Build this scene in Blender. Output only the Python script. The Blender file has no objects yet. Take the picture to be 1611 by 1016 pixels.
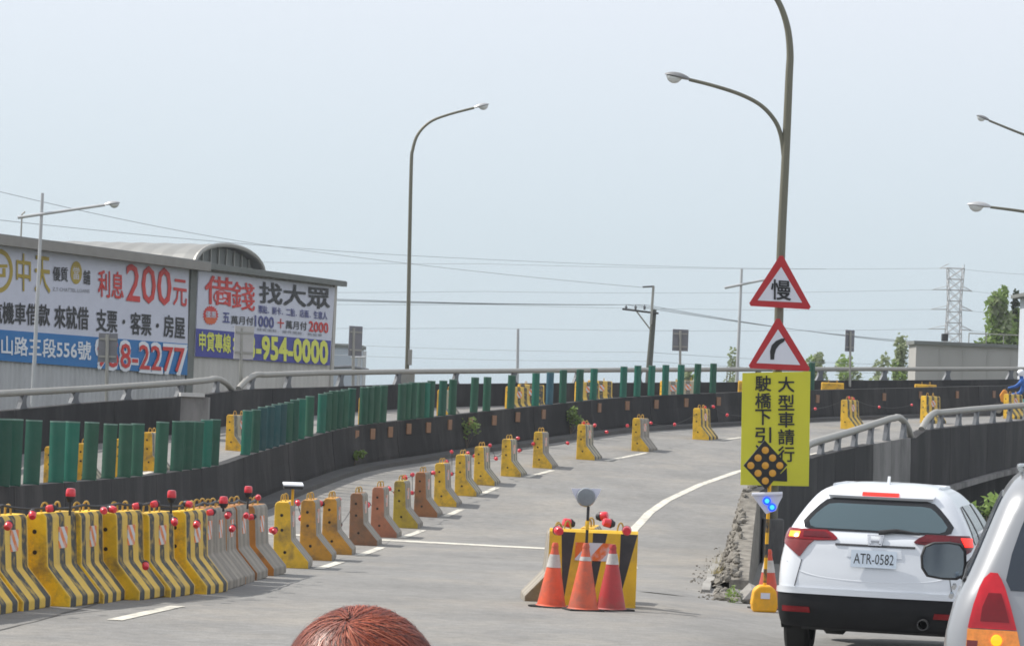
import bpy, bmesh, math, random
from mathutils import Vector, Matrix
random.seed(7)
S = bpy.context.scene
COL = S.collection
rad = math.radians
# ------------------------------------------------------------------ camera
F, PITCH, ROLL = 4475.0, rad(1.56), rad(2.3)
CAM = Vector((0, 0, 2.0))
CR = Matrix.Rotation(math.pi / 2 + PITCH, 3, 'X') @ Matrix.Rotation(ROLL, 3, 'Z')
cd = bpy.data.cameras.new('camera'); cam = bpy.data.objects.new('camera', cd); COL.objects.link(cam)
cam.matrix_world = Matrix.Translation(CAM) @ CR.to_4x4()
cd.lens = 36 * F / 1611; cd.sensor_width = 36; cd.clip_start = 0.1; cd.clip_end = 4000
S.camera = cam
# ------------------------------------------------------------------ sky, sun, exposure
SUN_EL, SUN_AZ = rad(49), rad(-71)          # azimuth clockwise from +Y: the sun stands at the left, a little ahead
w = bpy.data.worlds.new('World'); S.world = w; w.use_nodes = True
nt = w.node_tree; nt.nodes.clear()
wo = nt.nodes.new('ShaderNodeOutputWorld'); bg = nt.nodes.new('ShaderNodeBackground')
sk = nt.nodes.new('ShaderNodeTexSky'); sk.sky_type = 'NISHITA'; sk.sun_disc = False
sk.sun_elevation = SUN_EL; sk.sun_rotation = SUN_AZ; sk.air_density = 1.0; sk.dust_density = 2.0; sk.ozone_density = 1.0
# thin high overcast: the clear sky is veiled by an even pale haze
veil = nt.nodes.new('ShaderNodeMix'); veil.data_type = 'RGBA'; veil.inputs[0].default_value = 0.80
veil.inputs[7].default_value = (7.0, 8.1, 8.9, 1)
tc = nt.nodes.new('ShaderNodeTexCoord'); sx = nt.nodes.new('ShaderNodeSeparateXYZ'); mr = nt.nodes.new('ShaderNodeMapRange')
nt.links.new(tc.outputs['Generated'], sx.inputs[0]); nt.links.new(sx.outputs[2], mr.inputs[0])
mr.inputs[1].default_value = 0.0; mr.inputs[2].default_value = 0.16
vm = nt.nodes.new('ShaderNodeMix'); vm.data_type = 'RGBA'
vm.inputs[6].default_value = (6.0, 7.6, 8.6, 1); vm.inputs[7].default_value = (9.7, 10.1, 10.9, 1)
nt.links.new(mr.outputs[0], vm.inputs[0]); nt.links.new(vm.outputs[2], veil.inputs[7])
nt.links.new(sk.outputs[0], veil.inputs[6]); nt.links.new(veil.outputs[2], bg.inputs[0]); nt.links.new(bg.outputs[0], wo.inputs[0])
bg.inputs[1].default_value = 0.10
sl = bpy.data.lights.new('sun', 'SUN'); so = bpy.data.objects.new('sun', sl); COL.objects.link(so)
sl.energy = 5.0; sl.angle = rad(0.6); sl.color = (1.0, 0.95, 0.87)
sv = Vector((math.sin(SUN_AZ) * math.cos(SUN_EL), math.cos(SUN_AZ) * math.cos(SUN_EL), math.sin(SUN_EL)))
so.rotation_euler = sv.to_track_quat('Z', 'Y').to_euler(); so.location = (-20, 20, 40)
S.view_settings.view_transform = 'Standard'; S.view_settings.look = 'None'
S.view_settings.gamma = 1; S.view_settings.exposure = 0.0; S.view_settings.use_curve_mapping = False
S.cycles.max_bounces = 6; S.cycles.filter_width = 1.7
# ------------------------------------------------------------------ ground shape and pixel helpers
KN = [(-20, 0.0), (0, 0), (15, -.05), (27, -.17), (37, -.37), (45, -.53), (51, -.58), (57, -.47), (62, -.15), (67, .2), (73, .62),
      (80, 1.1), (90, 1.62), (100, 2.02), (110, 2.35), (130, 2.9), (160, 3.4), (400, 3.4)]
def prof(y):
    n = len(KN); i = 0
    while i < n - 2 and KN[i + 1][0] < y: i += 1
    def m(j):
        if j <= 0 or j >= n - 1: return 0
        return (KN[j + 1][1] - KN[j - 1][1]) / (KN[j + 1][0] - KN[j - 1][0])
    h = KN[i + 1][0] - KN[i][0]; t = max(0, min(1, (y - KN[i][0]) / h))
    return (2*t**3 - 3*t*t + 1)*KN[i][1] + (t**3 - 2*t*t + t)*h*m(i) + (-2*t**3 + 3*t*t)*KN[i+1][1] + (t**3 - t*t)*h*m(i+1)
def ss(a, b, x):
    t = max(0, min(1, (x - a) / (b - a))); return t * t * (3 - 2 * t)
def cross(x, y): return -0.10 * ss(1.8, 3.0, x) * ss(8, 22, y)
def gz(x, y, side=False):
    if side:
        return prof(min(y, 44)) - 0.008 * max(0, y - 44) + cross(x, y)
    return prof(y) + cross(x, y) * (1 - ss(36, 40, y)) 
def at(px, py, Y):
    v = CR @ Vector(((px - 805.5) / F, -(py - 508) / F, -1)); return CAM + v * (Y / v.y)
def gp(px, py, H=0.0):
    Y = 8.0
    while Y < 160:
        p = at(px, py, Y)
        if p.z < prof(Y) + H: break
        Y += .08
    return Vector((p.x, Y, prof(Y) + H))
def lerp(tab, x):
    if x <= tab[0][0]: i = 0
    elif x >= tab[-1][0]: i = len(tab) - 2
    else:
        i = 0
        while tab[i + 1][0] < x: i += 1
    a, b = tab[i], tab[i + 1]; t = (x - a[0]) / (b[0] - a[0])
    return a[1] + (b[1] - a[1]) * t
ORD = ['first', 'second', 'third', 'fourth', 'fifth', 'sixth', 'seventh', 'eighth', 'ninth', 'tenth', 'eleventh', 'twelfth', 'thirteenth',
       'fourteenth', 'fifteenth', 'sixteenth', 'seventeenth', 'eighteenth', 'nineteenth', 'twentieth', 'twenty first', 'twenty second',
       'twenty third', 'twenty fourth', 'twenty fifth', 'twenty sixth', 'twenty seventh', 'twenty eighth', 'twenty ninth', 'thirtieth']
ORD += ['thirty ' + o for o in ORD[:9]] + ['fortieth'] + ['forty ' + o for o in ORD[:9]]
# ------------------------------------------------------------------ mesh builder
class MB:
    def __init__(s): s.v = []; s.f = []; s.m = []; s.cur = 0
    def add(s, vs, fs, m=None):
        o = len(s.v); s.v += [tuple(x) for x in vs]; s.f += [tuple(i + o for i in f) for f in fs]
        s.m += [s.cur if m is None else m] * len(fs); return s
    def box(s, c, d, rz=0, M=None):
        x, y, z = d[0] / 2, d[1] / 2, d[2] / 2
        vs = [Vector(p) for p in [(-x, -y, -z), (x, -y, -z), (x, y, -z), (-x, y, -z), (-x, -y, z), (x, -y, z), (x, y, z), (-x, y, z)]]
        R = M if M else Matrix.Rotation(rz, 3, 'Z')
        return s.add([R @ p + Vector(c) for p in vs], [(0, 3, 2, 1), (4, 5, 6, 7), (0, 1, 5, 4), (1, 2, 6, 5), (2, 3, 7, 6), (3, 0, 4, 7)])
    def tube(s, pts, r, n=8, cap=True):
        pts = [Vector(p) for p in pts]; k = len(pts); rs = r if isinstance(r, (list, tuple)) else [r] * k
        up = None; vs = []
        for i in range(k):
            t = (pts[min(i + 1, k - 1)] - pts[max(i - 1, 0)]).normalized()
            if up is None:
                up = Vector((0, 0, 1)) if abs(t.z) < .9 else Vector((1, 0, 0))
            a = t.cross(up)
            if a.length < 1e-6: a = t.orthogonal()
            a.normalize(); b = a.cross(t); up = b
            for j in range(n):
                an = 2 * math.pi * j / n; vs.append(pts[i] + (a * math.cos(an) + b * math.sin(an)) * rs[i])
        fs = [(i*n + j, i*n + (j+1) % n, (i+1)*n + (j+1) % n, (i+1)*n + j) for i in range(k - 1) for j in range(n)]
        if cap: fs += [tuple(range(n))[::-1], tuple((k-1)*n + j for j in range(n))]
        return s.add(vs, fs)
    def lathe(s, prof_, c=(0, 0, 0), n=16, M=None, cap=True):
        vs = []; c = Vector(c)
        for r, z in prof_:
            for j in range(n):
                a = 2 * math.pi * j / n; p = Vector((r * math.cos(a), r * math.sin(a), z)); vs.append((M @ p if M else p) + c)
        k = len(prof_)
        fs = [(i*n + j, i*n + (j+1) % n, (i+1)*n + (j+1) % n, (i+1)*n + j) for i in range(k - 1) for j in range(n)]
        if cap: fs += [tuple(range(n))[::-1], tuple((k-1)*n + j for j in range(n))]
        return s.add(vs, fs)
    def prism(s, poly, axis, a, b, M=None, off=(0, 0, 0)):
        """extrude a 2D polygon along an axis ('X','Y','Z') from a to b"""
        def P(u, v, t):
            p = Vector({'X': (t, u, v), 'Y': (u, t, v), 'Z': (u, v, t)}[axis]); return (M @ p if M else p) + Vector(off)
        n = len(poly); vs = [P(u, v, a) for u, v in poly] + [P(u, v, b) for u, v in poly]
        return s.add(vs, [tuple(range(n)), tuple(range(2*n - 1, n - 1, -1))] + [(i, i + n, (i+1) % n + n, (i+1) % n) for i in range(n)])
    def grid(s, rows):
        n = len(rows[0]); vs = [p for r in rows for p in r]
        return s.add(vs, [(i*n + j, i*n + j + 1, (i+1)*n + j + 1, (i+1)*n + j) for i in range(len(rows) - 1) for j in range(n - 1)])
    def build(s, name, mats, parent=None, smooth=False, angle=40, world=True, fix=True, bevel=0):
        me = bpy.data.meshes.new(name)
        off = parent_off(parent) if (parent is not None and world) else Vector((0, 0, 0))
        me.from_pydata([tuple(Vector(p) - off) for p in s.v], [], s.f)
        mats = mats if isinstance(mats, (list, tuple)) else [mats]
        for m in mats: me.materials.append(m)
        if len(mats) > 1: me.polygons.foreach_set('material_index', s.m)
        if fix:
            bm = bmesh.new(); bm.from_mesh(me); bmesh.ops.recalc_face_normals(bm, faces=bm.faces); bm.to_mesh(me); bm.free()
        if smooth: me.shade_smooth(); me.set_sharp_from_angle(angle=rad(angle))
        me.update()
        o = bpy.data.objects.new(name, me); COL.objects.link(o)
        if parent is not None: o.parent = parent
        if bevel:
            b = o.modifiers.new('bevel', 'BEVEL'); b.width = bevel; b.segments = 2; b.limit_method = 'ANGLE'; b.angle_limit = rad(35)
        return o
def parent_off(p):
    o = Vector((0, 0, 0))
    while p is not None: o = o + p.location; p = p.parent
    return o
def tag(o, label=None, cat=None, group=None, kind=None):
    if label: o['label'] = label
    if cat: o['category'] = cat
    if group: o['group'] = group
    if kind: o['kind'] = kind
    return o
def thing(name, label, cat, loc=(0, 0, 0), rz=0, group=None):
    o = bpy.data.objects.new(name, None); COL.objects.link(o); o.location = loc; o.rotation_euler = (0, 0, rz)
    o.empty_display_size = .2
    return tag(o, label, cat, group)
def kids(o): return [c for c in bpy.data.objects if c.parent == o]
def dup(proto, parts, loc, rz, label, group):
    """copy of a thing with its parts; parts = list of (object, [subobjects])"""
    r = proto.copy(); COL.objects.link(r); r.location = loc; r.rotation_euler = (0, 0, rz); r['label'] = label; r['group'] = group
    out = []
    for p, subs in parts:
        c = p.copy(); COL.objects.link(c); c.parent = r; out.append(c)
        for q in subs:
            d = q.copy(); COL.objects.link(d); d.parent = c
    return r, out
# ------------------------------------------------------------------ materials
def lin(r, g, b):
    f = lambda c: (c/255/12.92) if c/255 <= .04045 else ((c/255 + .055)/1.055)**2.4
    return (f(r), f(g), f(b), 1)
def pm(name, col, rough=.6, metal=0., var=.15, scale=4., dirt=None, damt=.0, dscale=1.5, stretch=(1, 1, 1), bump=0., bscale=60., objcol=False,
       coat=0., spec=.5, emit=None, estr=0., trans=0.):
    m = bpy.data.materials.new(name); m.use_nodes = True; N = m.node_tree; L = N.links
    b = N.nodes['Principled BSDF']; b.inputs['Roughness'].default_value = rough; b.inputs['Metallic'].default_value = metal
    b.inputs['Specular IOR Level'].default_value = spec; b.inputs['Coat Weight'].default_value = coat; b.inputs['Coat Roughness'].default_value = .05
    if trans: b.inputs['Transmission Weight'].default_value = trans
    t = N.nodes.new('ShaderNodeTexCoord'); mp = N.nodes.new('ShaderNodeMapping'); mp.inputs['Scale'].default_value = stretch
    oi = N.nodes.new('ShaderNodeObjectInfo')
    ad = N.nodes.new('ShaderNodeVectorMath'); ad.operation = 'ADD'
    sc = N.nodes.new('ShaderNodeVectorMath'); sc.operation = 'SCALE'; sc.inputs[0].default_value = (37, 17, 23)
    L.new(oi.outputs['Random'], sc.inputs['Scale']); L.new(t.outputs['Object'], mp.inputs[0]); L.new(mp.outputs[0], ad.inputs[0]); L.new(sc.outputs[0], ad.inputs[1])
    n1 = N.nodes.new('ShaderNodeTexNoise'); n1.inputs['Scale'].default_value = scale; n1.inputs['Detail'].default_value = 6; n1.inputs['Roughness'].default_value = .62
    L.new(ad.outputs[0], n1.inputs['Vector'])
    mx = N.nodes.new('ShaderNodeMix'); mx.data_type = 'RGBA'; mx.blend_type = 'MULTIPLY'; mx.inputs[0].default_value = 1
    rp = N.nodes.new('ShaderNodeMapRange'); rp.inputs[1].default_value = .25; rp.inputs[2].default_value = .75; rp.inputs[3].default_value = 1 - var; rp.inputs[4].default_value = 1 + var
    L.new(n1.outputs[0], rp.inputs[0])
    cb = N.nodes.new('ShaderNodeCombineColor')
    for i in range(3): L.new(rp.outputs[0], cb.inputs[i])
    if objcol: L.new(oi.outputs['Color'], mx.inputs[6])
    else: mx.inputs[6].default_value = (*col[:3], 1)
    L.new(cb.outputs[0], mx.inputs[7]); out = mx.outputs[2]
    if dirt:
        n2 = N.nodes.new('ShaderNodeTexNoise'); n2.inputs['Scale'].default_value = dscale; n2.inputs['Detail'].default_value = 8; n2.inputs['Roughness'].default_value = .7
        L.new(ad.outputs[0], n2.inputs['Vector'])
        r2 = N.nodes.new('ShaderNodeMapRange'); r2.inputs[1].default_value = .48; r2.inputs[2].default_value = .72; r2.inputs[3].default_value = 0; r2.inputs[4].default_value = damt
        L.new(n2.outputs[0], r2.inputs[0])
        m2 = N.nodes.new('ShaderNodeMix'); m2.data_type = 'RGBA'; L.new(r2.outputs[0], m2.inputs[0]); L.new(out, m2.inputs[6]); m2.inputs[7].default_value = (*dirt[:3], 1); out = m2.outputs[2]
    L.new(out, b.inputs['Base Color'])
    if bump:
        n3 = N.nodes.new('ShaderNodeTexNoise'); n3.inputs['Scale'].default_value = bscale; n3.inputs['Detail'].default_value = 4
        L.new(ad.outputs[0], n3.inputs['Vector']); bp = N.nodes.new('ShaderNodeBump'); bp.inputs['Strength'].default_value = bump; bp.inputs['Distance'].default_value = .02
        L.new(n3.outputs[0], bp.inputs['Height']); L.new(bp.outputs[0], b.inputs['Normal'])
    if emit:
        b.inputs['Emission Color'].default_value = (*emit[:3], 1); b.inputs['Emission Strength'].default_value = estr
    m['out'] = out.node.name
    return m
def grain(m, scale, amt):
    N = m.node_tree; L = N.links; b = N.nodes['Principled BSDF']; src = b.inputs['Base Color'].links[0].from_socket
    t = N.nodes.new('ShaderNodeTexCoord'); n = N.nodes.new('ShaderNodeTexNoise'); n.inputs['Scale'].default_value = scale; n.inputs['Detail'].default_value = 3
    L.new(t.outputs['Object'], n.inputs['Vector']); r = N.nodes.new('ShaderNodeMapRange'); r.inputs[1].default_value = .3; r.inputs[2].default_value = .7; r.inputs[3].default_value = 1 - amt; r.inputs[4].default_value = 1 + amt
    L.new(n.outputs[0], r.inputs[0]); c = N.nodes.new('ShaderNodeCombineColor')
    for i in range(3): L.new(r.outputs[0], c.inputs[i])
    x = N.nodes.new('ShaderNodeMix'); x.data_type = 'RGBA'; x.blend_type = 'MULTIPLY'; x.inputs[0].default_value = 1; L.new(src, x.inputs[6]); L.new(c.outputs[0], x.inputs[7]); L.new(x.outputs[2], b.inputs['Base Color'])
    return m
def leafmat(name, col, var=.35):
    m = pm(name, col, .55, var=var, scale=1.2); N = m.node_tree; L = N.links; b = N.nodes['Principled BSDF']; o = N.nodes['Material Output']
    tr = N.nodes.new('ShaderNodeBsdfTranslucent'); mx = N.nodes.new('ShaderNodeMixShader'); mx.inputs[0].default_value = .4
    L.new(b.inputs['Base Color'].links[0].from_socket, tr.inputs[0]); L.new(b.outputs[0], mx.inputs[1]); L.new(tr.outputs[0], mx.inputs[2]); L.new(mx.outputs[0], o.inputs['Surface'])
    return m
def band_stripes(m, axis, start, period, duty, col, shear=0., shear_axis=2):
    """printed stripes over a material, laid out in the object's own coordinates"""
    N = m.node_tree; L = N.links; b = N.nodes['Principled BSDF']; src = b.inputs['Base Color'].links[0].from_socket
    t = N.nodes.new('ShaderNodeTexCoord'); s = N.nodes.new('ShaderNodeSeparateXYZ'); L.new(t.outputs['Object'], s.inputs[0])
    def mt(op, a, c):
        n = N.nodes.new('ShaderNodeMath'); n.operation = op
        for i, x in enumerate((a, c)):
            if isinstance(x, (int, float)): n.inputs[i].default_value = x
            else: L.new(x, n.inputs[i])
        return n.outputs[0]
    v = mt('ADD', s.outputs[axis], mt('MULTIPLY', s.outputs[shear_axis], shear))
    v = mt('FRACT', mt('DIVIDE', mt('SUBTRACT', v, start), period), 0)
    k = mt('LESS_THAN', v, duty)
    ns = N.nodes.new('ShaderNodeTexNoise'); ns.inputs['Scale'].default_value = 9; ns.inputs['Detail'].default_value = 6; L.new(t.outputs['Object'], ns.inputs['Vector'])
    wr = N.nodes.new('ShaderNodeMapRange'); wr.inputs[1].default_value = .48; wr.inputs[2].default_value = .72; wr.inputs[3].default_value = 1; wr.inputs[4].default_value = .25
    L.new(ns.outputs[0], wr.inputs[0]); k = mt('MULTIPLY', k, wr.outputs[0])
    x = N.nodes.new('ShaderNodeMix'); x.data_type = 'RGBA'; L.new(k, x.inputs[0]); L.new(src, x.inputs[6]); x.inputs[7].default_value = (*col[:3], 1)
    L.new(x.outputs[2], b.inputs['Base Color'])
    return m
M = {}
M['asphalt'] = pm('asphalt', (.190, .187, .180), .85, var=.20, scale=.8, dirt=(.265, .245, .215), damt=.95, dscale=.35, stretch=(.8, .7, 1), bump=.25, bscale=55)
grain(M['asphalt'], 6, .12); grain(M['asphalt'], 40, .16)
M['side_asphalt'] = pm('side_asphalt', (.19, .185, .175), .88, var=.12, scale=.5, dirt=(.25, .235, .21), damt=.6, dscale=.3, bump=.3, bscale=50)
M['paint'] = pm('road_paint', (.60, .575, .50), .75, var=.15, scale=6, dirt=(.22, .215, .205), damt=.95, dscale=4.5)
M['kerb'] = pm('kerb_concrete', (.085, .084, .082), .9, var=.2, scale=1.5, dirt=(.06, .06, .062), damt=.8, dscale=.8, bump=.3)
M['earth'] = pm('earth', (.10, .10, .06), .95, var=.3, scale=.3)
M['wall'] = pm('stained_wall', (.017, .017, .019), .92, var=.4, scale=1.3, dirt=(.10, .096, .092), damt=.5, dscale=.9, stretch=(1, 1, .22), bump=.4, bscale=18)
M['wall_pale'] = pm('pale_wall', (.20, .195, .19), .9, var=.3, scale=1.2, dirt=(.05, .05, .052), damt=.9, dscale=1.1, stretch=(1, 1, .3), bump=.4, bscale=18)
M['galv'] = pm('galvanised_steel', (.33, .325, .30), .5, .35, var=.1, scale=6, dirt=(.25, .235, .2), damt=.4, dscale=3)
M['pole'] = pm('pole_steel', (.17, .165, .125), .55, .35, var=.14, scale=3, dirt=(.15, .14, .10), damt=.5, dscale=2, stretch=(1, 1, .2))
M['pole_pale'] = pm('pale_pole', (.50, .51, .52), .5, .3, var=.08, scale=3)
M['bracket'] = pm('bracket_steel', (.13, .14, .155), .6, .3, var=.15, scale=4)
M['panel'] = pm('glare_panel_plastic', (1, 1, 1), .42, var=.12, scale=3, dirt=(.10, .14, .12), damt=.15, dscale=2, objcol=True)
M['panel_cap'] = pm('panel_cap', (.15, .25, .21), .6, var=.2, scale=9)
M['reflect'] = pm('orange_reflector', (.24, .12, .06), .55, var=.2, scale=9, dirt=(.16, .10, .06), damt=.7, dscale=6)
M['conc'] = pm('concrete', (.30, .29, .27), .9, var=.2, scale=3, dirt=(.14, .13, .12), damt=.7, dscale=2, bump=.4, bscale=30)
M['leaf'] = leafmat('leaf', (.25, .36, .10))
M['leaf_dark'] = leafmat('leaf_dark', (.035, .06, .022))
M['leaf_pale'] = leafmat('leaf_pale', (.29, .34, .19), .3)
M['bark'] = pm('bark', (.13, .10, .07), .9, var=.3, scale=5, bump=.5)
M['black'] = pm('black_plastic', (.02, .02, .022), .5, var=.2, scale=8)
M['rubber'] = pm('rubber', (.018, .018, .018), .85, var=.2, scale=10)
M['dark_metal'] = pm('dark_metal', (.07, .07, .07), .5, .5, var=.2)

# ---- terrain and roads
def sheet(name, left, right, ny, nx, mat, side=False, dz=0.0):
    """a road sheet between a left and a right edge, both given as tables of (Y, X)"""
    ys = []
    y0, y1 = left[0][0], left[-1][0]
    for i in range(ny + 1): ys.append(y0 + (y1 - y0) * i / ny)
    rows = []
    for y in ys:
        a, b = lerp(left, y), lerp(right, y)
        rows.append([(a + (b - a)*j/nx, y, gz(a + (b - a)*j/nx, y, side) + dz) for j in range(nx + 1)])
    mb = MB().grid(rows)
    return tag(mb.build(name, mat, smooth=True), kind='structure')
EDGE = [(-12, 3.1), (36, 3.1), (40.5, 3.4), (45, 3.85), (52, 4.62), (57, 5.45), (62, 6.6), (66.5, 8.1), (71, 9.75), (77, 12.3), (84, 15.4), (92, 19.3), (104, 25.5), (125, 37)]   # Y, X of the ramp's right edge
MED = [(-400, 8), (-300, 20), (-150, 30), (0, 37.5), (118, 43.5), (216, 49), (295, 53.3), (345, 56.2), (377, 58.3), (418, 60.4), (477, 63.8), (516, 66), (555, 67.7), (609, 69.4), (680, 71.6), (716, 73),
       (810, 76), (850, 77.6), (900, 79.5), (960, 82.2), (1040, 84.8), (1160, 88.7), (1275, 93), (1400, 98), (1500, 102.5), (1611, 108), (1760, 115)]   # photo column, distance of the median wall
MTOP = [(0, 765), (118, 756.5), (216, 748.6), (295, 738), (345, 731), (377, 717.5), (418, 706), (477, 688.5), (516, 677.5), (555, 669), (609, 663), (680, 655.5), (716, 651.5), (810, 641.5), (850, 637.5), (900, 632),
        (960, 626), (1040, 621.5), (1160, 616.5), (1275, 613.5), (1400, 610.5), (1500, 608), (1611, 605.5), (1760, 601)]
def med(px):
    Y = lerp(MED, px); p = at(px, lerp(MTOP, px), Y)
    if px < 0:
        x0 = at(0, 765, 37.5).x; X = x0 - .55 * min(1, -px / 150); return Vector((X, Y, prof(Y) + 1.0))
    return p
ter = MB().lathe([(800, -1.6), (500, -1.6), (300, -1.6), (0.01, -1.6)], (0, 300, 0), 48, cap=False)
tag(ter.build('ground', M['earth']), kind='structure')
sheet('road', [(-14, -15), (36.2, -15)], [(-14, 30), (36.2, 30)], 100, 70, M['asphalt'])
sheet('ramp_road', [(36.2, -15), (52, -12.4), (67, -12), (79.5, -7.6), (90, -3.3), (100, 3.5), (114, 17.7), (121, 27), (130, 38)], [(y, x + .12) for y, x in EDGE if y > 36] + [(130, 39)], 220, 60, M['asphalt'])
sheet('side_road', [(36.2, 3.1)] + [(y, x) for y, x in EDGE if y > 36] + [(130, 39)], [(36.2, 46), (130, 46)], 120, 40, M['side_asphalt'], side=True)

# ---- painted markings
def stripe(pts, wd, name='lane_line', dz=.006):
    rows = []
    P = [Vector((p[0], p[1], 0)) for p in pts]; Q = []
    for a, b in zip(P[:-1], P[1:]):
        n = max(2, int((b - a).length / .5)); Q += [a.lerp(b, i / n) for i in range(n)]
    Q.append(P[-1])
    for i, p in enumerate(Q):
        t = (Q[min(i + 1, len(Q) - 1)] - Q[max(i - 1, 0)]).normalized(); nrm = Vector((t.y, -t.x, 0))
        row = []
        for k in (-1, 1):
            q = p + nrm * wd / 2 * k; row.append((q.x, q.y, gz(q.x, q.y) + dz))
        rows.append(row)
    return tag(MB().grid(rows).build(name, M['paint']), kind='structure')
for (a, b) in [((180, 976), (280, 954)), ((501, 895), (535, 884)), ((565, 874), (600, 861)), ((632, 846), (665, 834)), ((700, 812.6), (726, 801)), ((753, 779), (782, 767)),
               ((828, 751), (869.5, 740)), ((953, 725), (1018, 712)), ((1135, 692.5), (1166, 688))]:
    pa, pb = gp(*a), gp(*b); stripe([(pa.x, pa.y), (pb.x, pb.y)], .15)
stripe([(2.0, 44), (2.15, 49), (2.3, 53.9), (2.64, 57.3), (3.05, 60.3), (3.6, 63.2), (4.55, 66.9), (5.74, 70.7), (8.4, 77), (11, 82)], .19)
stripe([(-4.9, 51.7), (-3.75, 51.4), (-2.1, 50.9), (.1, 50.4), (.95, 50.2)], .5, 'stop_line')
stripe([(-9.9, 44), (-9.5, 54), (-8.6, 62), (-7.2, 70)], .16)
# worn, half-gone transverse marks in the foreground
# ---- kerb strip along the foot of the median wall
def off_path(pts, d):
    out = []
    for i, p in enumerate(pts):
        t = (pts[min(i + 1, len(pts) - 1)] - pts[max(i - 1, 0)]); t.z = 0; t.normalize(); out.append(Vector((p.x + t.y*d, p.y - t.x*d, p.z)))
    return out
MP = []
for px in [-400, -300, -200, -100, -50] + list(range(0, 1761, 10)): MP.append(med(px))
MPs = [sum((MP[max(0, min(len(MP) - 1, i + k))] for k in (-2, -1, 0, 1, 2)), Vector()) / 5 for i in range(len(MP))]
def resample(P, step):
    out = [P[0]]; acc = 0
    for a, b in zip(P[:-1], P[1:]):
        L = (b - a).length; 
        if L < 1e-6: continue
        while acc + L >= step:
            t = (step - acc) / L; a = a.lerp(b, t); out.append(a); L = (b - a).length; acc = 0
            if L < 1e-9: break
        acc += L
    return out
MW = resample(MPs, .5)
rows = []
for a, b, c in zip(off_path(MW, .18), off_path(MW, .62), off_path(MW, .64)):
    rows.append([(a.x, a.y, gz(a.x, a.y) + .10), (b.x, b.y, gz(b.x, b.y) + .10), (c.x, c.y, gz(c.x, c.y) - .02)])
tag(MB().grid(rows).build('kerb', M['kerb']), kind='structure')

# ---- walls along a path
def wall_sections(root, path, ztop, zbot, prof2d, step, mats, name='wall_section', gap=.03):
    """sections of a concrete wall; path points every .5 m; prof2d: (offset to the right, 0..1 height)"""
    n = 0
    for i in range(0, len(path) - 1, step):
        seg = path[i:i + step + 1]
        if len(seg) < 2: break
        rows = []
        nn = off_path(path, 1.0)
        for k, p in enumerate(seg):
            j = i + k; nv = (nn[j] - path[j]); nv.z = 0
            sh = 0
            if k == 0 and i > 0: sh = gap / 2
            if k == len(seg) - 1: sh = -gap / 2
            t = Vector((-nv.y, nv.x, 0)); q = p + t * sh
            zb, zt = zbot[j], ztop[j]
            rows.append([(q.x + nv.x*o, q.y + nv.y*o, zb + (zt - zb)*h if h <= 1 else zt + (h - 1)) for o, h in prof2d])
        m = len(rows[0]); mb = MB().grid([r + [r[0]] for r in rows])
        for r, rev in ((rows[0], False), (rows[-1], True)):
            mb.add(r, [tuple(range(m))[::-1] if rev else tuple(range(m))])
        mb.build(name, mats[n % len(mats)] if isinstance(mats, list) else mats, root); n += 1
mw = thing('median_wall', 'long dark stained concrete median wall topped with green glare panels curving up the ramp', 'concrete wall', (MW[60].x, MW[60].y, MW[60].z))
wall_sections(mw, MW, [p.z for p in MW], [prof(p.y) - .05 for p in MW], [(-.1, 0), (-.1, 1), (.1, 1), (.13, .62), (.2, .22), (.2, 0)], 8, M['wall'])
# coping line: thin cap
# glare panels (parts): photo column of the centre, tint
def blade(h):
    mb = MB(); n = 7; wd = .205; dp = .075
    arc = [(-wd/2 + wd*i/n, -dp*math.sin(math.pi*(i/n))**.8 if 0 < i < n else 0) for i in range(n + 1)]
    inner = [(x*.94, y + .012) for x, y in arc][::-1]
    poly = arc + inner
    mb.prism(poly, 'Z', 0, h - .012)
    mb.prism([(x*.97, y*.9 + .002) for x, y in poly], 'Z', h - .012, h)
    # a pale end cap closes the blade's top, a small foot plate its bottom
    mb.cur = 1; mb.prism([(x*1.02, y*1.04 - .001) for x, y in arc], 'Z', h - .016, h + .004); mb.cur = 0
    mb.box((0, -.01, .012), (.2, .12, .02))
    return mb
TINT = {'t': lin(4, 96, 78), 'g': lin(26, 80, 60), 'd': lin(14, 74, 56), 'b': lin(20, 70, 74), 's': lin(52, 98, 114), 'e': lin(2, 74, 58)}
PX = [(-18, 'e'), (2, 'e'), (19, 'e'), (49, 'e'), (88, 't'), (109, 't'), (140, 'g'), (170, 'g'), (195, 'g'), (214, 'g'), (252, 'g'), (277, 'd'), (293, 'd'), (308, 'd'), (323, 't'), (336, 'd'),
      (386, 't'), (400, 'd'), (411, 'b'), (422, 'b'), (432, 'b'), (442, 'b'), (452, 'g'), (462, 'e'), (472, 't'), (486, 'g'), (505, 't'), (514, 'g'), (523, 'g'), (532, 'd'), (541, 'g'), (551, 'e'),
      (571, 'd'), (580, 'g'), (590, 'g'), (601, 'g'), (631, 'g'), (639, 'g'), (648, 'd'), (661, 'g'), (669, 't'), (676, 'e'), (695, 'e'), (711, 'g'), (745, 'g'), (765, 'g'), (803, 'g'), (842, 't'),
      (864, 's'), (885, 'd'), (911, 'e'), (933, 't'), (980, 't'), (1002, 't'), (1024, 't'), (1046, 't'), (1070, 't'), (1096, 'd'), (1121, 'd'), (1276, 'd')]
def med_frame(px):
    a, b = med(px - 6), med(px + 6); p = med(px); t = (b - a); t.z = 0; t.normalize(); return p, t
bl = blade(.9)
bo = None
rb = random.Random(3)
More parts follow.
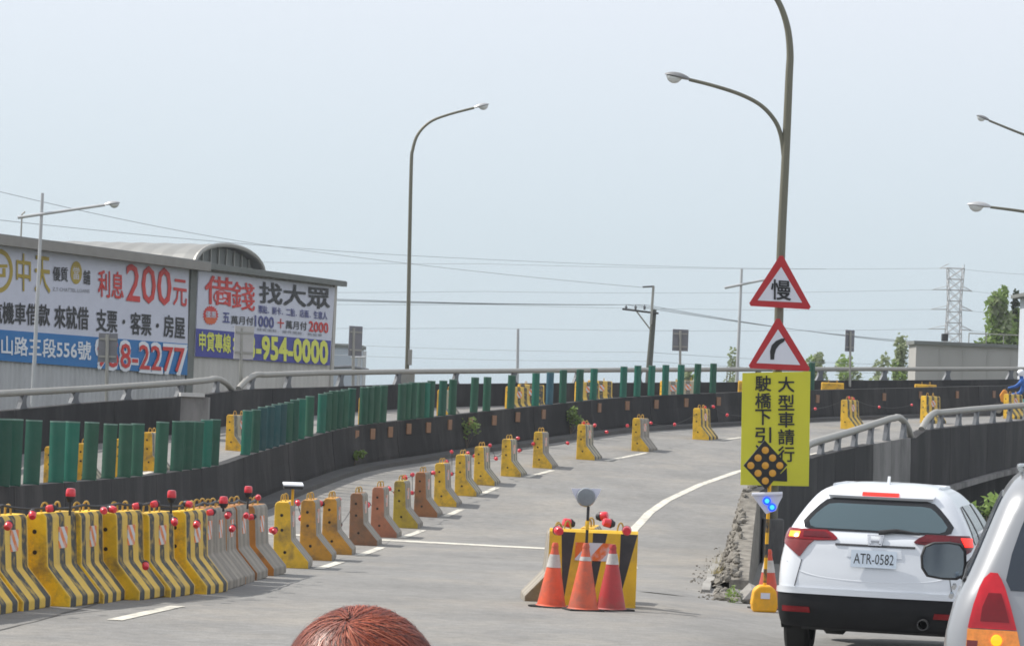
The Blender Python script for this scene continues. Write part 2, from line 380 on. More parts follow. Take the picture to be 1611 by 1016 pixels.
for px, c in PX:
    p, t = med_frame(px)
    if bo is None:
        bo = bl.build('glare_panel', [M['panel'], M['panel_cap']], mw, smooth=True, angle=50, world=False); o = bo
    else:
        o = bo.copy(); COL.objects.link(o)
    o.location = p + Vector((0, 0, -.004)) - mw.location
    ang = math.atan2(-p.x, p.y) * .35 + math.atan2(t.y, t.x) - math.pi/2 if px < 560 else math.atan2(-p.x, p.y) * .7
    o.rotation_euler = (rb.uniform(-.015, .015), rb.uniform(-.012, .012), ang * .7 + rb.uniform(-.08, .08))
    o.scale = (1.12 if px < 330 else 1, 1, 1 + rb.uniform(-.015, .02))
    k = rb.uniform(.85, 1.15); o.color = (*[v * k for v in TINT[c][:3]], 1)
# orange reflectors on the wall face (parts)
ro = None
for px, py in [(553.6, 685), (579, 682), (607, 679), (636, 674), (667, 672), (700.6, 667.5), (733.7, 664), (771, 660.7), (808, 655.5), (848.6, 651), (936.7, 641), (981, 637.5), (1026.8, 635.5),
               (1074, 633), (1125, 631), (1281, 627), (1386, 624), (1443, 621), (1501, 620.5), (1559, 620)]:
    p, t = med_frame(px)
    nv = Vector((t.y, -t.x, 0)); q = at(px, py, p.y)
    q = Vector((p.x, p.y, q.z)) + nv * .135
    if ro is None:
        ro = MB().box((0, 0, 0), (.24, .03, .26)).build('reflector', M['reflect'], mw, world=False, bevel=.006); o = ro
    else: o = ro.copy(); COL.objects.link(o)
    o.location = q - mw.location; o.rotation_euler = (0, 0, math.atan2(t.y, t.x))
# ---- far parapet and right parapet with tube rails
def rail_set(root, pts, brk_step, r, base_z, dips=(True, True)):
    """tube rail through pts (Vectors), end bends down to the wall, curved fin brackets"""
    P = resample(pts, .25); Q = list(P)
    nb = 7
    for k in range(nb):
        f = math.cos(math.pi/2 * k / nb) if k else 1
        def dn(i, k): 
            z = base_z(P[i]); a = (k / (nb - 1)); 
            return Vector((P[i].x, P[i].y, z + .02 + (P[i].z - z) * math.sin(math.pi/2 * a)**.8))
        if dips[0]: Q[k] = dn(k, k)
        if dips[1]: Q[-1 - k] = dn(len(P) - 1 - k, k)
    MB().tube(Q, r, 10).build('rail', M['galv'], root, smooth=True)
    L = resample(pts, brk_step)
    for i, p in enumerate(L):
        q = L[min(i + 1, len(L) - 1)] - L[max(i - 1, 0)]; q.z = 0; q.normalize(); z = base_z(p); h = p.z - z
        if i == 0: p = p + q * .9
        R = Matrix((Vector((q.x, q.y, 0)), Vector((-q.y, q.x, 0)), Vector((0, 0, 1)))).transposed()
        prof2 = [(-.26, 0), (.22, 0), (.13, .12*h), (.09, .35*h), (.10, .65*h), (.20, .98*h), (-.05, .98*h), (-.08, .8*h), (-.15, .4*h)]
        MB().prism(prof2, 'Y', -.05, .05, R, (p.x, p.y, z)).build('bracket', M['bracket'], root)
FP = [(-260, 662, 52), (0, 646, 67), (150, 632, 71.5), (290, 624, 75.5), (345, 617, 78), (375, 612, 79.5), (500, 609, 85), (640, 604, 90), (800, 603, 95.5), (960, 602, 100), (1160, 601, 106), (1300, 598.5, 109.5), (1500, 597.5, 114), (1640, 596, 117), (1800, 595, 121)]
RT = [(-260, 636), (0, 619), (150, 611), (290, 601.5), (345, 596), (358, 595), (372, 594), (385, 592), (400, 590), (500, 586.5), (640, 584.5), (800, 583.5), (960, 582), (1160, 581), (1300, 580.5), (1500, 580.5), (1640, 580), (1800, 580)]
def fpt(px): 
    Y = lerp([(a, c) for a, b, c in FP], px); return at(px, lerp([(a, b) for a, b, c in FP], px), Y)
def rpt(px):
    Y = lerp([(a, c) for a, b, c in FP], px); return at(px, lerp(RT, px), Y)
FW0 = [fpt(px) for px in range(-260, 1801, 10)]
FWs = [sum((FW0[max(0, min(len(FW0) - 1, i + k))] for k in range(-3, 4)), Vector()) / 7 for i in range(len(FW0))]
FW = resample(FWs, .5)
fp = thing('bridge_parapet', 'far dark concrete parapet with grey tube rail along the outer left edge of the bridge', 'parapet', tuple(FW[40]))
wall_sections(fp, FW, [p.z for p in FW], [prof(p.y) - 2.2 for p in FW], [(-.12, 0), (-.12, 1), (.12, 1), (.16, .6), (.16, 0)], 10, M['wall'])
def fbase(p): 
    d = min(FW, key=lambda q: (q.x - p.x)**2 + (q.y - p.y)**2); return d.z
rail_set(fp, [rpt(px) for px in range(-250, 371, 10)], 2.6, .085, fbase, (False, True))
rail_set(fp, [rpt(px) for px in range(376, 1801, 12)], 3.6, .085, fbase, (True, False))

# pale block where the two walls of the far parapet meet
q = fpt(306); a_, b_ = at(286, 634, 74), at(329, 634, 74)
blk = thing('concrete_block', 'pale concrete block with a whitish slab on top at the joint of the far parapet', 'concrete block', (q.x, 74, prof(74)))
zt_ = at(306, 624, 74).z
MB().box(((a_.x + b_.x)/2, 74, (zt_ + prof(74))/2), (b_.x - a_.x, .5, zt_ - prof(74))).build('body', M['wall_pale'], blk)
MB().box(((a_.x + b_.x)/2 - .1, 73.95, zt_ + .05), (.62, .62, .10), .2).build('slab', M['t_conc'] if 't_conc' in M else M.setdefault('t_conc', pm('pale_slab', (.5, .5, .49), .8, var=.1)), blk)
# tar seams
M['seam'] = pm('tar_seam', (.10, .098, .095), .8, var=.2)
def seam(pts, wd=.03):
    rows = []; P = [Vector((p.x, p.y, 0)) for p in pts]; Q = []
    for a, b in zip(P[:-1], P[1:]):
        n = max(2, int((b - a).length/.4)); Q += [a.lerp(b, i/n) + Vector((random.uniform(-.02, .02), random.uniform(-.02, .02), 0)) for i in range(n)]
    Q.append(P[-1])
    for i, p in enumerate(Q):
        t = (Q[min(i+1, len(Q)-1)] - Q[max(i-1, 0)]).normalized(); nv = Vector((t.y, -t.x, 0))*wd/2*random.uniform(.5, 1.2)
        rows.append([(p.x + s_*nv.x, p.y + s_*nv.y, gz(p.x + s_*nv.x, p.y + s_*nv.y) + .005) for s_ in (-1, 1)])
    tag(MB().grid(rows).build('road_seam', M['seam'], fix=False), kind='structure')
seam([gp(-40, 1000), gp(60, 978), gp(190, 938)]); seam([gp(1000, 958), gp(1050, 962), gp(1200, 970)], .02)
def proj(p):
    v = CR.transposed() @ (Vector(p) - CAM); return (805.5 + F*v.x/-v.z, 508 - F*v.y/-v.z)
# ---- right hand wall and parapet of the ramp, from the broken nose to beyond the frame
EP = [Vector((x, y, 0)) for y, x in EDGE if y > 36.5]; EP.insert(0, Vector((3.22, 38.6, 0)))
# smooth the edge curve
def smooth_path(P, n=6):
    out = []
    for i in range(len(P) - 1):
        p0, p1, p2, p3 = P[max(i-1, 0)], P[i], P[i+1], P[min(i+2, len(P)-1)]
        for k in range(n):
            t = k / n; out.append(.5*((2*p1) + (p2 - p0)*t + (2*p0 - 5*p1 + 4*p2 - p3)*t*t + (3*p1 - p0 - 3*p2 + p3)*t**3))
    out.append(P[-1]); return out
RW = resample(smooth_path(EP), .5)
RTOP = [(1150, 790), (1178, 777), (1201, 763), (1229, 742), (1275, 718), (1340, 703), (1408, 690), (1436, 688), (1444, 677), (1500, 670.5), (1611, 660.5), (1700, 652), (1900, 634), (2300, 600)]
RRAIL = [(1229, 722), (1275, 697), (1340, 678), (1400, 658), (1436, 655), (1455, 651), (1530, 643.5), (1611, 637), (1900, 611), (2300, 577)]
for p in RW:
    px = proj((p.x, p.y, 1))[0]
    zc = at(px, lerp(RTOP, px), p.y).z
    zn = lerp([(36, -.30), (39, -.30), (42, .0), (45.5, .50), (46, 9)], p.y)
    p.z = min(zc, zn) if p.y < 46 else zc
wr = thing('ramp_wall', 'dark stained concrete wall along the ramp edge behind the white car with tube rail', 'concrete wall', (RW[20].x, RW[20].y, RW[20].z))
i0 = 0; nlow = [i for i, p in enumerate(RW) if p.y < 67.5][-1]
pal = [i for i, p in enumerate(RW) if 1378 < proj(p)[0] < 1428]
def bot(i):
    p = RW[i]
    return gz(p.x + .5, p.y, True) - .2 if i <= nlow else prof(p.y) - .55
mats3 = []
M['rubble'] = pm('rubble', (.20, .185, .16), .95, var=.5, scale=5, dirt=(.075, .064, .05), damt=.85, dscale=4, bump=.6, bscale=20)
wall_list = []
for i in range(0, len(RW) - 1, 4):
    mid = min(len(RW) - 1, i + 2)
    wall_list.append(M['wall_pale'] if (pal and pal[0] <= mid <= pal[-1]) else (M['rubble'] if RW[mid].y < 48 else M['wall']))
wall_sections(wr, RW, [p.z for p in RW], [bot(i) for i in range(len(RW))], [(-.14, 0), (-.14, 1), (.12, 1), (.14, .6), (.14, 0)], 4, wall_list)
# ledge under the bridge part and the recessed girder below it
seg = RW[nlow:]; rows = []
for a, b in zip(off_path(seg, .30), off_path(seg, -.3)):
    z = prof(a.y) - .55
    rows.append([(a.x, a.y, z), (a.x, a.y, z - .14), (b.x, b.y, z - .14), (b.x, b.y, z), (a.x, a.y, z)])
MB().grid(rows).build('ledge', M['wall_pale'], wr)
rows = []
for a, b in zip(off_path(seg, -.75), off_path(seg, -1.0)):
    z = prof(a.y) - .69
    rows.append([(a.x, a.y, z), (a.x, a.y, -1.7), (b.x, b.y, -1.7), (b.x, b.y, z), (a.x, a.y, z)])
MB().grid(rows).build('girder', M['wall'], wr)
for f in (.12, .42, .72):
    p = seg[int(len(seg) * f)]
    MB().box((p.x + .25, p.y - .3, prof(p.y) - 1.7), (.16, .16, 1.2)).build('down_pipe', M['conc'], wr)
def rbase(p): return min(RW, key=lambda q: (q.x - p.x)**2 + (q.y - p.y)**2).z
RR = []
for p in RW:
    px = proj((p.x, p.y, 1))[0]
    if p.y > 56: RR.append((px, Vector((p.x, p.y, at(px, lerp(RRAIL, px), p.y).z))))
rail_set(wr, [p for x, p in RR if x < 1437], 1.75, .085, rbase, (True, True))
rail_set(wr, [p for x, p in RR if x >= 1443], 1.9, .085, rbase, (True, False))
# pale kerb and rubble at the nose
rr0 = random.Random(8)
rows = []
for p in RW:
    if p.y < 52:
        x = p.x - .50 + rr0.uniform(-.02, .02); hk = .13*ss(38, 41.5, p.y) + rr0.uniform(.0, .03); rows.append([(x - .07, p.y - .8, gz(x, p.y - .8) - .02), (x - .055, p.y - .8, gz(x, p.y - .8) + hk), (x + .055, p.y - .8, gz(x, p.y - .8) + hk*.95), (x + .07, p.y - .8, gz(x, p.y - .8) - .02)])
kb = MB().grid(rows); kb.add(rows[0], [(0, 1, 2, 3)]); kb.add(rows[-1], [(3, 2, 1, 0)])
tag(kb.build('kerb', M['conc']), kind='structure')
RWT = [(p.y, p.z) for p in RW]
def rock(mb, c, r, rnd):
    bm = bmesh.new(); bmesh.ops.create_icosphere(bm, subdivisions=1, radius=1)
    for v in bm.verts: v.co *= rnd.uniform(.65, 1.15)
    R = Matrix.Rotation(rnd.uniform(0, 6), 3, 'Z') @ Matrix.Rotation(rnd.uniform(0, 6), 3, 'X')
    mb.add([Vector(c) + R @ Vector((v.co.x*r, v.co.y*r*.8, v.co.z*r*.6)) for v in bm.verts], [[v.index for v in f.verts] for f in bm.faces]); bm.free()
rr = random.Random(5); mb = MB()
for i in range(460):
    y = rr.uniform(36.2, 53); xr = lerp([(y_, x_) for y_, x_ in EDGE], y)
    uu = rr.random()*1.25; x = xr - .12 - .26*(1 - uu) if i % 3 else xr - .40 - abs(rr.gauss(0, .16))
    r = rr.uniform(.03, .085) if i % 3 else rr.uniform(.01, .03); z = gz(x, y)
    if i % 3: z = z + .04 + max(0, lerp(RWT, max(y, 38.7)) - z)*min(1, uu)*.97 if y > 38.6 else z
    rock(mb, (x, y, z + r*.3), r, rr)
tag(mb.build('rubble', M['rubble']), kind='stuff')
# heap under the rubble so that the stones rest on something
rows = []
for p in RW:
    if p.y < 51:
        g0 = gz(p.x, p.y); hh = max(.03, p.z - g0); rows.append([(p.x - .44, p.y, g0), (p.x - .28, p.y, g0 + hh*.45), (p.x - .145, p.y, g0 + hh*.96)])
tag(MB().grid(rows).build('dirt_bank', M['rubble']), kind='structure')
for (px, py, d, r, lb) in [(1182, 925, 36.3, .26, 'large broken pale concrete slab lying at the tip of the ramp wall'), (1158, 900, 37.2, .13, 'small broken concrete lump lying left of the broken slab'),
                           (1196, 905, 36.9, .17, 'mid sized concrete lump leaning on the wall end behind the orange cone')]:
    p = at(px, py, d); m2 = MB(); rock(m2, (p.x, p.y, gz(p.x, p.y) + r*.35), r, rr); tag(m2.build('concrete_chunk', M['conc']), lb, 'rubble')

# ------------------------------------------------------------------ helper planes for flat print
class Plane:
    def __init__(s, o, u): s.o = Vector(o); s.u = Vector(u).normalized(); s.n = Vector((s.u.y, -s.u.x, 0)).normalized()
    def pt(s, px, py, lift=0.0):
        v = CR @ Vector(((px - 805.5)/F, -(py - 508)/F, -1)); o = s.o + s.n * lift
        return CAM + v * ((o - CAM).dot(s.n) / v.dot(s.n))
def text_mesh(txt, bold=0.0):
    c = bpy.data.curves.new('text', 'FONT'); c.body = txt; c.resolution_u = 2
    o = bpy.data.objects.new("text", c); COL.objects.link(o); dg = bpy.context.evaluated_depsgraph_get(); dg.update()
    me = bpy.data.meshes.new_from_object(o.evaluated_get(dg)); bpy.data.objects.remove(o); bpy.data.curves.remove(c)
    vs = [v.co.copy() for v in me.vertices]; fs = [tuple(p.vertices) for p in me.polygons]; bpy.data.meshes.remove(me); return vs, fs
def lettering(pl, txt, p0, p1, h, mat, parent, name='lettering', lift=.03, bold=.0, grow=0.0):
    vs, fs = text_mesh(txt)
    x0, x1 = min(v.x for v in vs), max(v.x for v in vs); y0, y1 = min(v.y for v in vs), max(v.y for v in vs)
    out = []; src = vs; F0 = fs; fs = []; n0 = len(src)
    shifts = [(0, 0)] + ([(bold*math.cos(a), bold*math.sin(a)) for a in [math.pi/4 + math.pi/2*i for i in range(4)]] if bold else [])
    for ci, (dx_, dy_) in enumerate(shifts):
      fs += [tuple(i + ci*n0 for i in f_) for f_ in F0]
      for v0 in src:
        v = Vector((v0.x + dx_, v0.y + dy_, 0)); s_, t_ = (v.x - x0)/(x1 - x0), (v.y - y0)/(y1 - y0)
        px = p0[0] + (p1[0] - p0[0])*s_ + grow*(2*s_ - 1); py = p0[1] + (p1[1] - p0[1])*s_ + h/2 - t_*h - grow*(2*t_ - 1)
        out.append(pl.pt(px, py, lift + .002*ci))
    return MB().add(out, fs).build(name, mat, parent, fix=False)
def poly_on(pl, pts, mat, parent, name, lift, thick=0.02):
    f = [pl.pt(x, y, lift) for x, y in pts]; b = [p - pl.n * thick for p in f]; n = len(f)
    mb = MB().add(f + b, [tuple(range(n)), tuple(range(2*n - 1, n - 1, -1))] + [(i, i + n, (i+1) % n + n, (i+1) % n) for i in range(n)])
    return mb.build(name, mat, parent)
def ring_on(pl, c, r0, r1, mat, parent, name, lift, a0=0, a1=360, n=28, asp=1.0):
    vs = []
    for i in range(n + 1):
        a = rad(a0 + (a1 - a0)*i/n)
        for r in (r0, r1): vs.append(pl.pt(c[0] + r*math.cos(a), c[1] - r*math.sin(a)*asp, lift))
    return MB().add(vs, [(2*i, 2*i+1, 2*i+3, 2*i+2) for i in range(n)]).build(name, mat, parent, fix=False)
def fm(name, rgb, rough=.55, **k): return pm(name, lin(*rgb)[:3], rough, var=.05, scale=2, **k)
M['t_red'] = fm('red_print', (205, 45, 40)); M['t_black'] = fm('black_print', (32, 34, 40)); M['t_gold'] = fm('gold_print', (172, 148, 40)); M['t_white'] = fm('white_print', (226, 230, 236))
M['t_blue'] = fm('blue_print', (10, 112, 178)); M['t_navy'] = fm('navy_print', (52, 58, 150)); M['t_lime'] = fm('lime_print', (222, 224, 92)); M['t_board'] = fm('board_print', (206, 208, 222))
M['t_orange'] = fm('orange_print', (214, 92, 30)); M['t_ink'] = fm('ink_print', (70, 76, 140)); M['t_grey'] = fm('grey_print', (120, 122, 130))
# ------------------------------------------------------------------ warehouse and its two boards
A0, A1 = Vector((-16.2, 90, 0)), Vector((-6.94, 115, 0)); WU = (A1 - A0).normalized(); WN = Vector((WU.y, -WU.x, 0))
PLW = Plane(A0, WU)
def ucoord(px): return (PLW.pt(px, 500) - A0).dot(WU)
uL, uM, uR = ucoord(-260), ucoord(300), ucoord(522)
ZE = PLW.pt(300, 411).z
wh = thing('warehouse', 'grey corrugated metal warehouse with barrel roof behind the far parapet carrying two boards', 'building', tuple(A0))
M['metal_wall'] = pm('corrugated_sheet', (.50, .505, .51), .6, .1, var=.08, scale=1.5, dirt=(.26, .26, .26), damt=.5, dscale=.6, stretch=(1, 1, .2))
M['metal_wall2'] = pm('corrugated_sheet_warm', (.54, .52, .49), .6, .1, var=.08, scale=1.5, dirt=(.28, .265, .24), damt=.5, dscale=.6, stretch=(1, 1, .2))
M['roof'] = pm('roof_sheet', (.24, .245, .24), .6, .15, var=.1, scale=.8, dirt=(.24, .23, .21), damt=.5, dscale=.5)
M['fascia'] = pm('fascia', (.27, .255, .235), .7, var=.12, scale=2)
M['trim'] = pm('dark_trim', (.16, .17, .16), .7, var=.15, scale=2)
def corr(u0, u1, z0, z1, pitch, depth, name, mat):
    n = int((u1 - u0) / pitch); rows = [[], []]
    for i in range(n*4 + 1):
        u = u0 + (u1 - u0)*i/(n*4); d = (0, depth, depth, 0)[i % 4]; p = A0 + WU*u + WN*d
        rows[0].append((p.x, p.y, z0)); rows[1].append((p.x, p.y, z1))
    return MB().grid(rows).build(name, mat, wh, fix=False)
corr(uL, uM - .25, -1.6, ZE, .30, .04, 'wall', M['metal_wall']); corr(uM + .25, uR, -1.6, ZE, .42, .025, 'wall', M['metal_wall2'])
for u in (uM, uR + .12):
    p = A0 + WU*u; MB().box((p.x, p.y, (ZE - 1.6)/2), (.5 if u == uM else .25, .16, ZE + 1.6), math.atan2(WU.y, WU.x)).build('post', M['trim' if u == uM else 'metal_wall2'], wh)
def slab(u0, u1, d0, d1, z0, z1, th, name, mat):
    c = [A0 + WU*u + WN*d + Vector((0, 0, z)) for u, d, z in ((u0, d0, z0), (u1, d0, z0), (u1, d1, z1), (u0, d1, z1))]
    return MB().add(c + [p - Vector((0, 0, th)) for p in c], [(0, 1, 2, 3), (7, 6, 5, 4), (0, 4, 5, 1), (1, 5, 6, 2), (2, 6, 7, 3), (3, 7, 4, 0)]).build(name, mat, wh)
slab(uL, uM + .3, .55, -14, ZE + .02, ZE + .55, .10, 'roof', M['roof']); slab(uM + .3, uR + .25, .45, -12, ZE - .02, ZE + .2, .10, 'roof', M['roof'])
slab(uL, uM + .3, .58, .30, ZE - .02, ZE - .02, .30, 'fascia', M['fascia']); slab(uM + .3, uR + .25, .5, .28, ZE - .04, ZE - .04, .20, 'fascia', M['trim'])
# far side and end walls so that it is a closed building
e1 = A0 + WU*(uR + .1)
MB().box((e1 - WN*6 + Vector((0, 0, (ZE - 1.6)/2))).to_tuple(), (.12, 12, ZE + 1.6), math.atan2(WN.y, WN.x) - math.pi/2).build('wall', M['metal_wall2'], wh)
# barrel roofed hall behind
q0 = Vector((-12.2, 108, 0)); ax = -WN; span, rise = 6.2, 1.05
def arc_pts(n=14, k=1.0, dz=0): return [(span/2*(1 - math.cos(math.pi*i/n)), rise*math.sin(math.pi*i/n)**.85*k + dz) for i in range(n + 1)]
zs = at(405, 417, 113).z - .42
rows = []; L = 22
for j in range(45):
    f = j/44*L; b = .035 if j % 2 else 0
    rows.append([q0 + WU*u + ax*f + Vector((0, 0, zs + v + b*(v > .02))) for u, v in arc_pts()])
zz = None
MB().grid(rows).build('barrel_roof', M['roof'], wh, smooth=False)
ap = arc_pts(14, .9)
MB().add([q0 + WU*(span/2 + (u - span/2)*.95) + ax*.35 + Vector((0, 0, zs + v)) for u, v in ap], [tuple(range(len(ap)))]).build('gable', M['trim'], wh)
for i in range(1, 9):
    u = span*i/9; hgt = rise*math.sin(math.acos(max(-1, min(1, 1 - 2*u/span))))**.85*.9; c_ = q0 + WU*u + ax*.3; MB().box((c_.x, c_.y, zs + hgt/2), (.06, .06, max(.05, hgt)), math.atan2(WU.y, WU.x)).build('mullion', M['galv'], wh)
bw = []
for u, v in arc_pts(20): bw.append(q0 + WU*u - ax*.05 + Vector((0, 0, zs + v)))
MB().tube(bw, .09, 6).build('gable_trim', M['galv'], wh)
MB().box((q0 + WU*span/2 + ax*L/2 + Vector((0, 0, zs - 4))).to_tuple(), (span*.96, L - .8, 8), math.atan2(WU.y, WU.x)).build('hall_wall', M['metal_wall'], wh)
p = PLW.pt(33, 372, -3); MB().tube([(p.x, p.y, p.z - .4), (p.x, p.y, p.z + .75), (p.x + .1, p.y, p.z + .85)], .03, 6).build('roof_vent_pipe', M['galv'], wh)
# board one
b1 = thing('billboard', 'wide loan billboard with big red 200 and blue address band on the warehouse wall', 'billboard', tuple(PLW.pt(150, 480)))
poly_on(PLW, [(-240, 352), (297, 419), (294.5, 590), (-240, 548)], M['t_board'], b1, 'board', .12, .06)
poly_on(PLW, [(-240, 500), (295.5, 541), (294.5, 590), (-240, 548)], M['t_blue'], b1, 'blue_band', .128, .005)
ring_on(PLW, (-2, 426), 17.5, 22.5, M['t_gold'], b1, 'ring_emblem', .13, asp=1.55)
poly_on(PLW, [(-14, 416), (12, 416), (12, 421), (-9, 421), (-9, 431), (4, 431), (4, 422), (9, 422), (9, 436), (-14, 436)], M['t_gold'], b1, 'emblem_core', .132, .004)
tx = lambda *a, **k: lettering(PLW, *a, lift=.14, **k)
tx('中', (26, 427), (48.5, 430), 58, M['t_gold'], b1, bold=.012); tx('天', (55, 430), (79, 433), 56, M['t_gold'], b1, bold=.012)
tx('優質', (83.5, 430), (107, 432), 22, M['t_black'], b1, bold=.015); tx('舖', (131.5, 435.5), (142, 437), 22, M['t_black'], b1, bold=.015)
ring_on(PLW, (120, 429), 0, 9, M['t_gold'], b1, 'coin_emblem', .136, asp=2.0); tx('當', (115, 429), (125, 430), 20, M['t_board'], b1)
tx('Z.T CHATTEL LOANS', (83, 454.5), (141, 458), 5.5, M['t_grey'], b1)
tx('利息', (155, 445), (194.5, 450), 42, M['t_red'], b1, bold=.02); tx('200', (199, 444), (269.5, 452), 58, M['t_red'], b1, bold=.012); tx('元', (273, 459), (294, 462), 41, M['t_red'], b1, bold=.015)
tx('汽機車借款', (-14, 491), (78.5, 496), 33, M['t_black'], b1, bold=.025); tx('來就借', (86, 498), (139.5, 501), 35, M['t_black'], b1, bold=.025)
tx('支票', (152, 503), (184.5, 506), 34, M['t_black'], b1, bold=.025); tx('客票', (206, 508), (238, 511), 34, M['t_black'], b1, bold=.025); tx('房屋', (258, 512), (291, 516), 34, M['t_black'], b1, bold=.025)
for x, y in ((195, 506), (248, 512)): ring_on(PLW, (x, y), 0, 2.2, M['t_black'], b1, 'dot', .14, asp=1.6)
tx('中山路三段556號', (-20, 541), (143, 552), 29, M['t_white'], b1, bold=.025)
tx('958-2277', (152, 556), (292.5, 567), 43, M['t_white'], b1, bold=.055, grow=1.2)
lettering(PLW, '958-2277', (154, 556.5), (290.5, 566.5), 38, M['t_red'], b1, lift=.16, bold=.012)
# board two
b2 = thing('billboard', 'smaller loan billboard with purple band and yellow phone number on the warehouse wall', 'billboard', tuple(PLW.pt(415, 500)))
poly_on(PLW, [(312.5, 426), (527, 452), (519, 574.5), (307.3, 560.5)], M['t_board'], b2, 'board', .12, .06)
poly_on(PLW, [(308.6, 516.5), (520.8, 536), (519, 574.5), (307.3, 560.5)], M['t_navy'], b2, 'purple_band', .128, .005)
tx('借', (323, 455), (367, 460), 44, M['t_red'], b2, bold=.018); tx('錢', (365, 464), (401, 468), 43, M['t_red'], b2, bold=.012); tx('找大眾', (409, 460), (518.5, 470), 33, M['t_black'], b2, bold=.03)
ring_on(PLW, (347.5, 467), 0, 9.8, M['t_board'], b2, 'coin_disc', .146); ring_on(PLW, (347.5, 467), 9.3, 11.2, M['t_red'], b2, 'coin_ring', .148)
for r in (4.6,): poly_on(PLW, [(343.5, 462), (351.5, 462.5), (351.5, 472), (343.5, 471.5)], M['t_red'], b2, 'coin_square', .15, .003)
poly_on(PLW, [(345.3, 464.2), (349.8, 464.4), (349.8, 469.8), (345.3, 469.6)], M['t_board'], b2, 'coin_hole', .154, .003)
st = []
for i in range(40):
    a = 2*math.pi*i/40; r = 12.5 if i % 2 else 10.6; st.append((331.5 + r*math.cos(a), 496 + r*1.25*math.sin(a)))
poly_on(PLW, st, M['t_red'], b2, 'starburst', .134, .004); poly_on(PLW, [(321.5, 499.5), (342, 499.5), (338, 509), (325, 509)], M['t_orange'], b2, 'starburst_band', .138, .003)
tx('優惠', (323.5, 494), (340, 495), 10, M['t_board'], b2, bold=.02)
tx('票貼．刷卡．二胎．店面．生意人', (407, 486), (515, 497), 12, M['t_ink'], b2, bold=.02)
tx('五', (351, 499), (361.5, 500), 15, M['t_ink'], b2, bold=.03); tx('萬月付', (364, 503), (399, 505), 13, M['t_black'], b2, bold=.015); tx('1000', (401.5, 504.5), (431, 507.5), 17, M['t_ink'], b2, bold=.03)
tx('十', (437, 508), (447, 509), 14, M['t_red'], b2, bold=.03); tx('萬月付', (450, 510.5), (483, 513), 13, M['t_black'], b2, bold=.015); tx('2000', (486.5, 513), (516.5, 516), 16, M['t_red'], b2, bold=.03)
tx('一般借款．融資借款．證件借款．免留車', (365, 514), (507, 527.5), 4.6, M['t_grey'], b2)
tx('申貸專線', (313.5, 536), (363, 541), 29, M['t_lime'], b2, bold=.03); tx('：', (367, 541), (371, 541.5), 18, M['t_lime'], b2, bold=.04)
tx('03-954-0000', (376, 544), (515.5, 554.5), 35, M['t_lime'], b2, bold=.045)

# ------------------------------------------------------------------ pole signs, lamps
def lamp_head(root, p, d, L, mat, glass):
    """cobra head pointing along d from p; shell above, bowl below"""
    d = Vector(d).normalized(); up = Vector((0, 0, 1)); s_ = d.cross(up).normalized(); up = s_.cross(d)
    R = Matrix((s_, d, up)).transposed(); n = 10; rows = []
    for i in range(9):
        t = i/8; wd = .17*L/.6*math.sin(math.pi*min(1, .12 + t*.86))**.6; hh = .11*L/.6*math.sin(math.pi*min(1, .1 + t*.88))**.7
        rows.append([Vector(p) + R @ Vector((wd*math.cos(a), t*L, hh*max(0, math.sin(a)) - .25*hh*max(0, -math.sin(a)))) for a in [2*math.pi*j/n for j in range(n)]])
    mb = MB().grid([r + [r[0]] for r in rows]); mb.add(rows[0], [tuple(range(n))]); mb.add(rows[-1], [tuple(range(n))[::-1]])
    h = mb.build('lamp_head', mat, root, smooth=True, angle=60)
    rows = []
    for i in range(7):
        t = .28 + .66*i/6; wd = .135*L/.6*math.sin(math.pi*i/6)**.5 + .002; hh = .15*L/.6*math.sin(math.pi*i/6)**.6
        rows.append([Vector(p) + R @ Vector((wd*math.cos(a), t*L, -.02 - hh*abs(math.sin(a)))) for a in [math.pi + math.pi*j/8 for j in range(9)]])
    MB().grid(rows).build('glass_bowl', glass, h, smooth=True, angle=80)
M['bowl'] = pm('lamp_bowl', (.62, .64, .63), .25, var=.05)
M['head_grey'] = pm('lamp_shell', (.20, .205, .21), .5, .2, var=.1); M['head_pale'] = pm('lamp_shell_pale', (.42, .43, .44), .45, .3, var=.08)
def px_path(pts, Y): return [at(x, y, Y) for x, y in pts]
def curve(P, n=6): return smooth_path([Vector(p) for p in P], n)
# the tall lamp with the signs
YL = 50.0
base = at(1214.5, 860, YL); base.z = gz(base.x, base.y, True) 
lp = thing('street_lamp', 'tallest double armed street lamp, its pole carrying the triangular and yellow signs', 'street lamp', tuple(base))
pp = [Vector((base.x, base.y, base.z))] + px_path([(1217, 765), (1222.5, 600), (1228.5, 400), (1236, 245), (1241.5, 120), (1243, 85), (1240, 50), (1232, 20), (1221, -3), (1203, -28), (1175, -52), (1130, -82)], YL)
PC = curve(pp, 5); n = len(PC)
MB().tube(PC, [.092 - .042*min(1, i/(n*.72)) for i in range(n)], 12).build('pole', M['pole'], lp, smooth=True)
lamp_head(lp, PC[-1], PC[-1] - PC[-3], .5, M['head_grey'], M['bowl'])
arm = curve(px_path([(1233, 245), (1229, 215), (1219, 190), (1197, 166), (1165, 149), (1122, 135), (1084, 125.5)], YL), 5)
MB().tube(arm, [.042 - .012*i/len(arm) for i in range(len(arm))], 8).build('arm', M['pole'], lp, smooth=True)
lamp_head(lp, arm[-1], arm[-1] - arm[-3], .44, M['head_grey'], M['bowl'])
MB().box((base.x, base.y, base.z + .38), (.36, .36, .8)).build('plinth', M['wall_pale'], lp, bevel=.02)
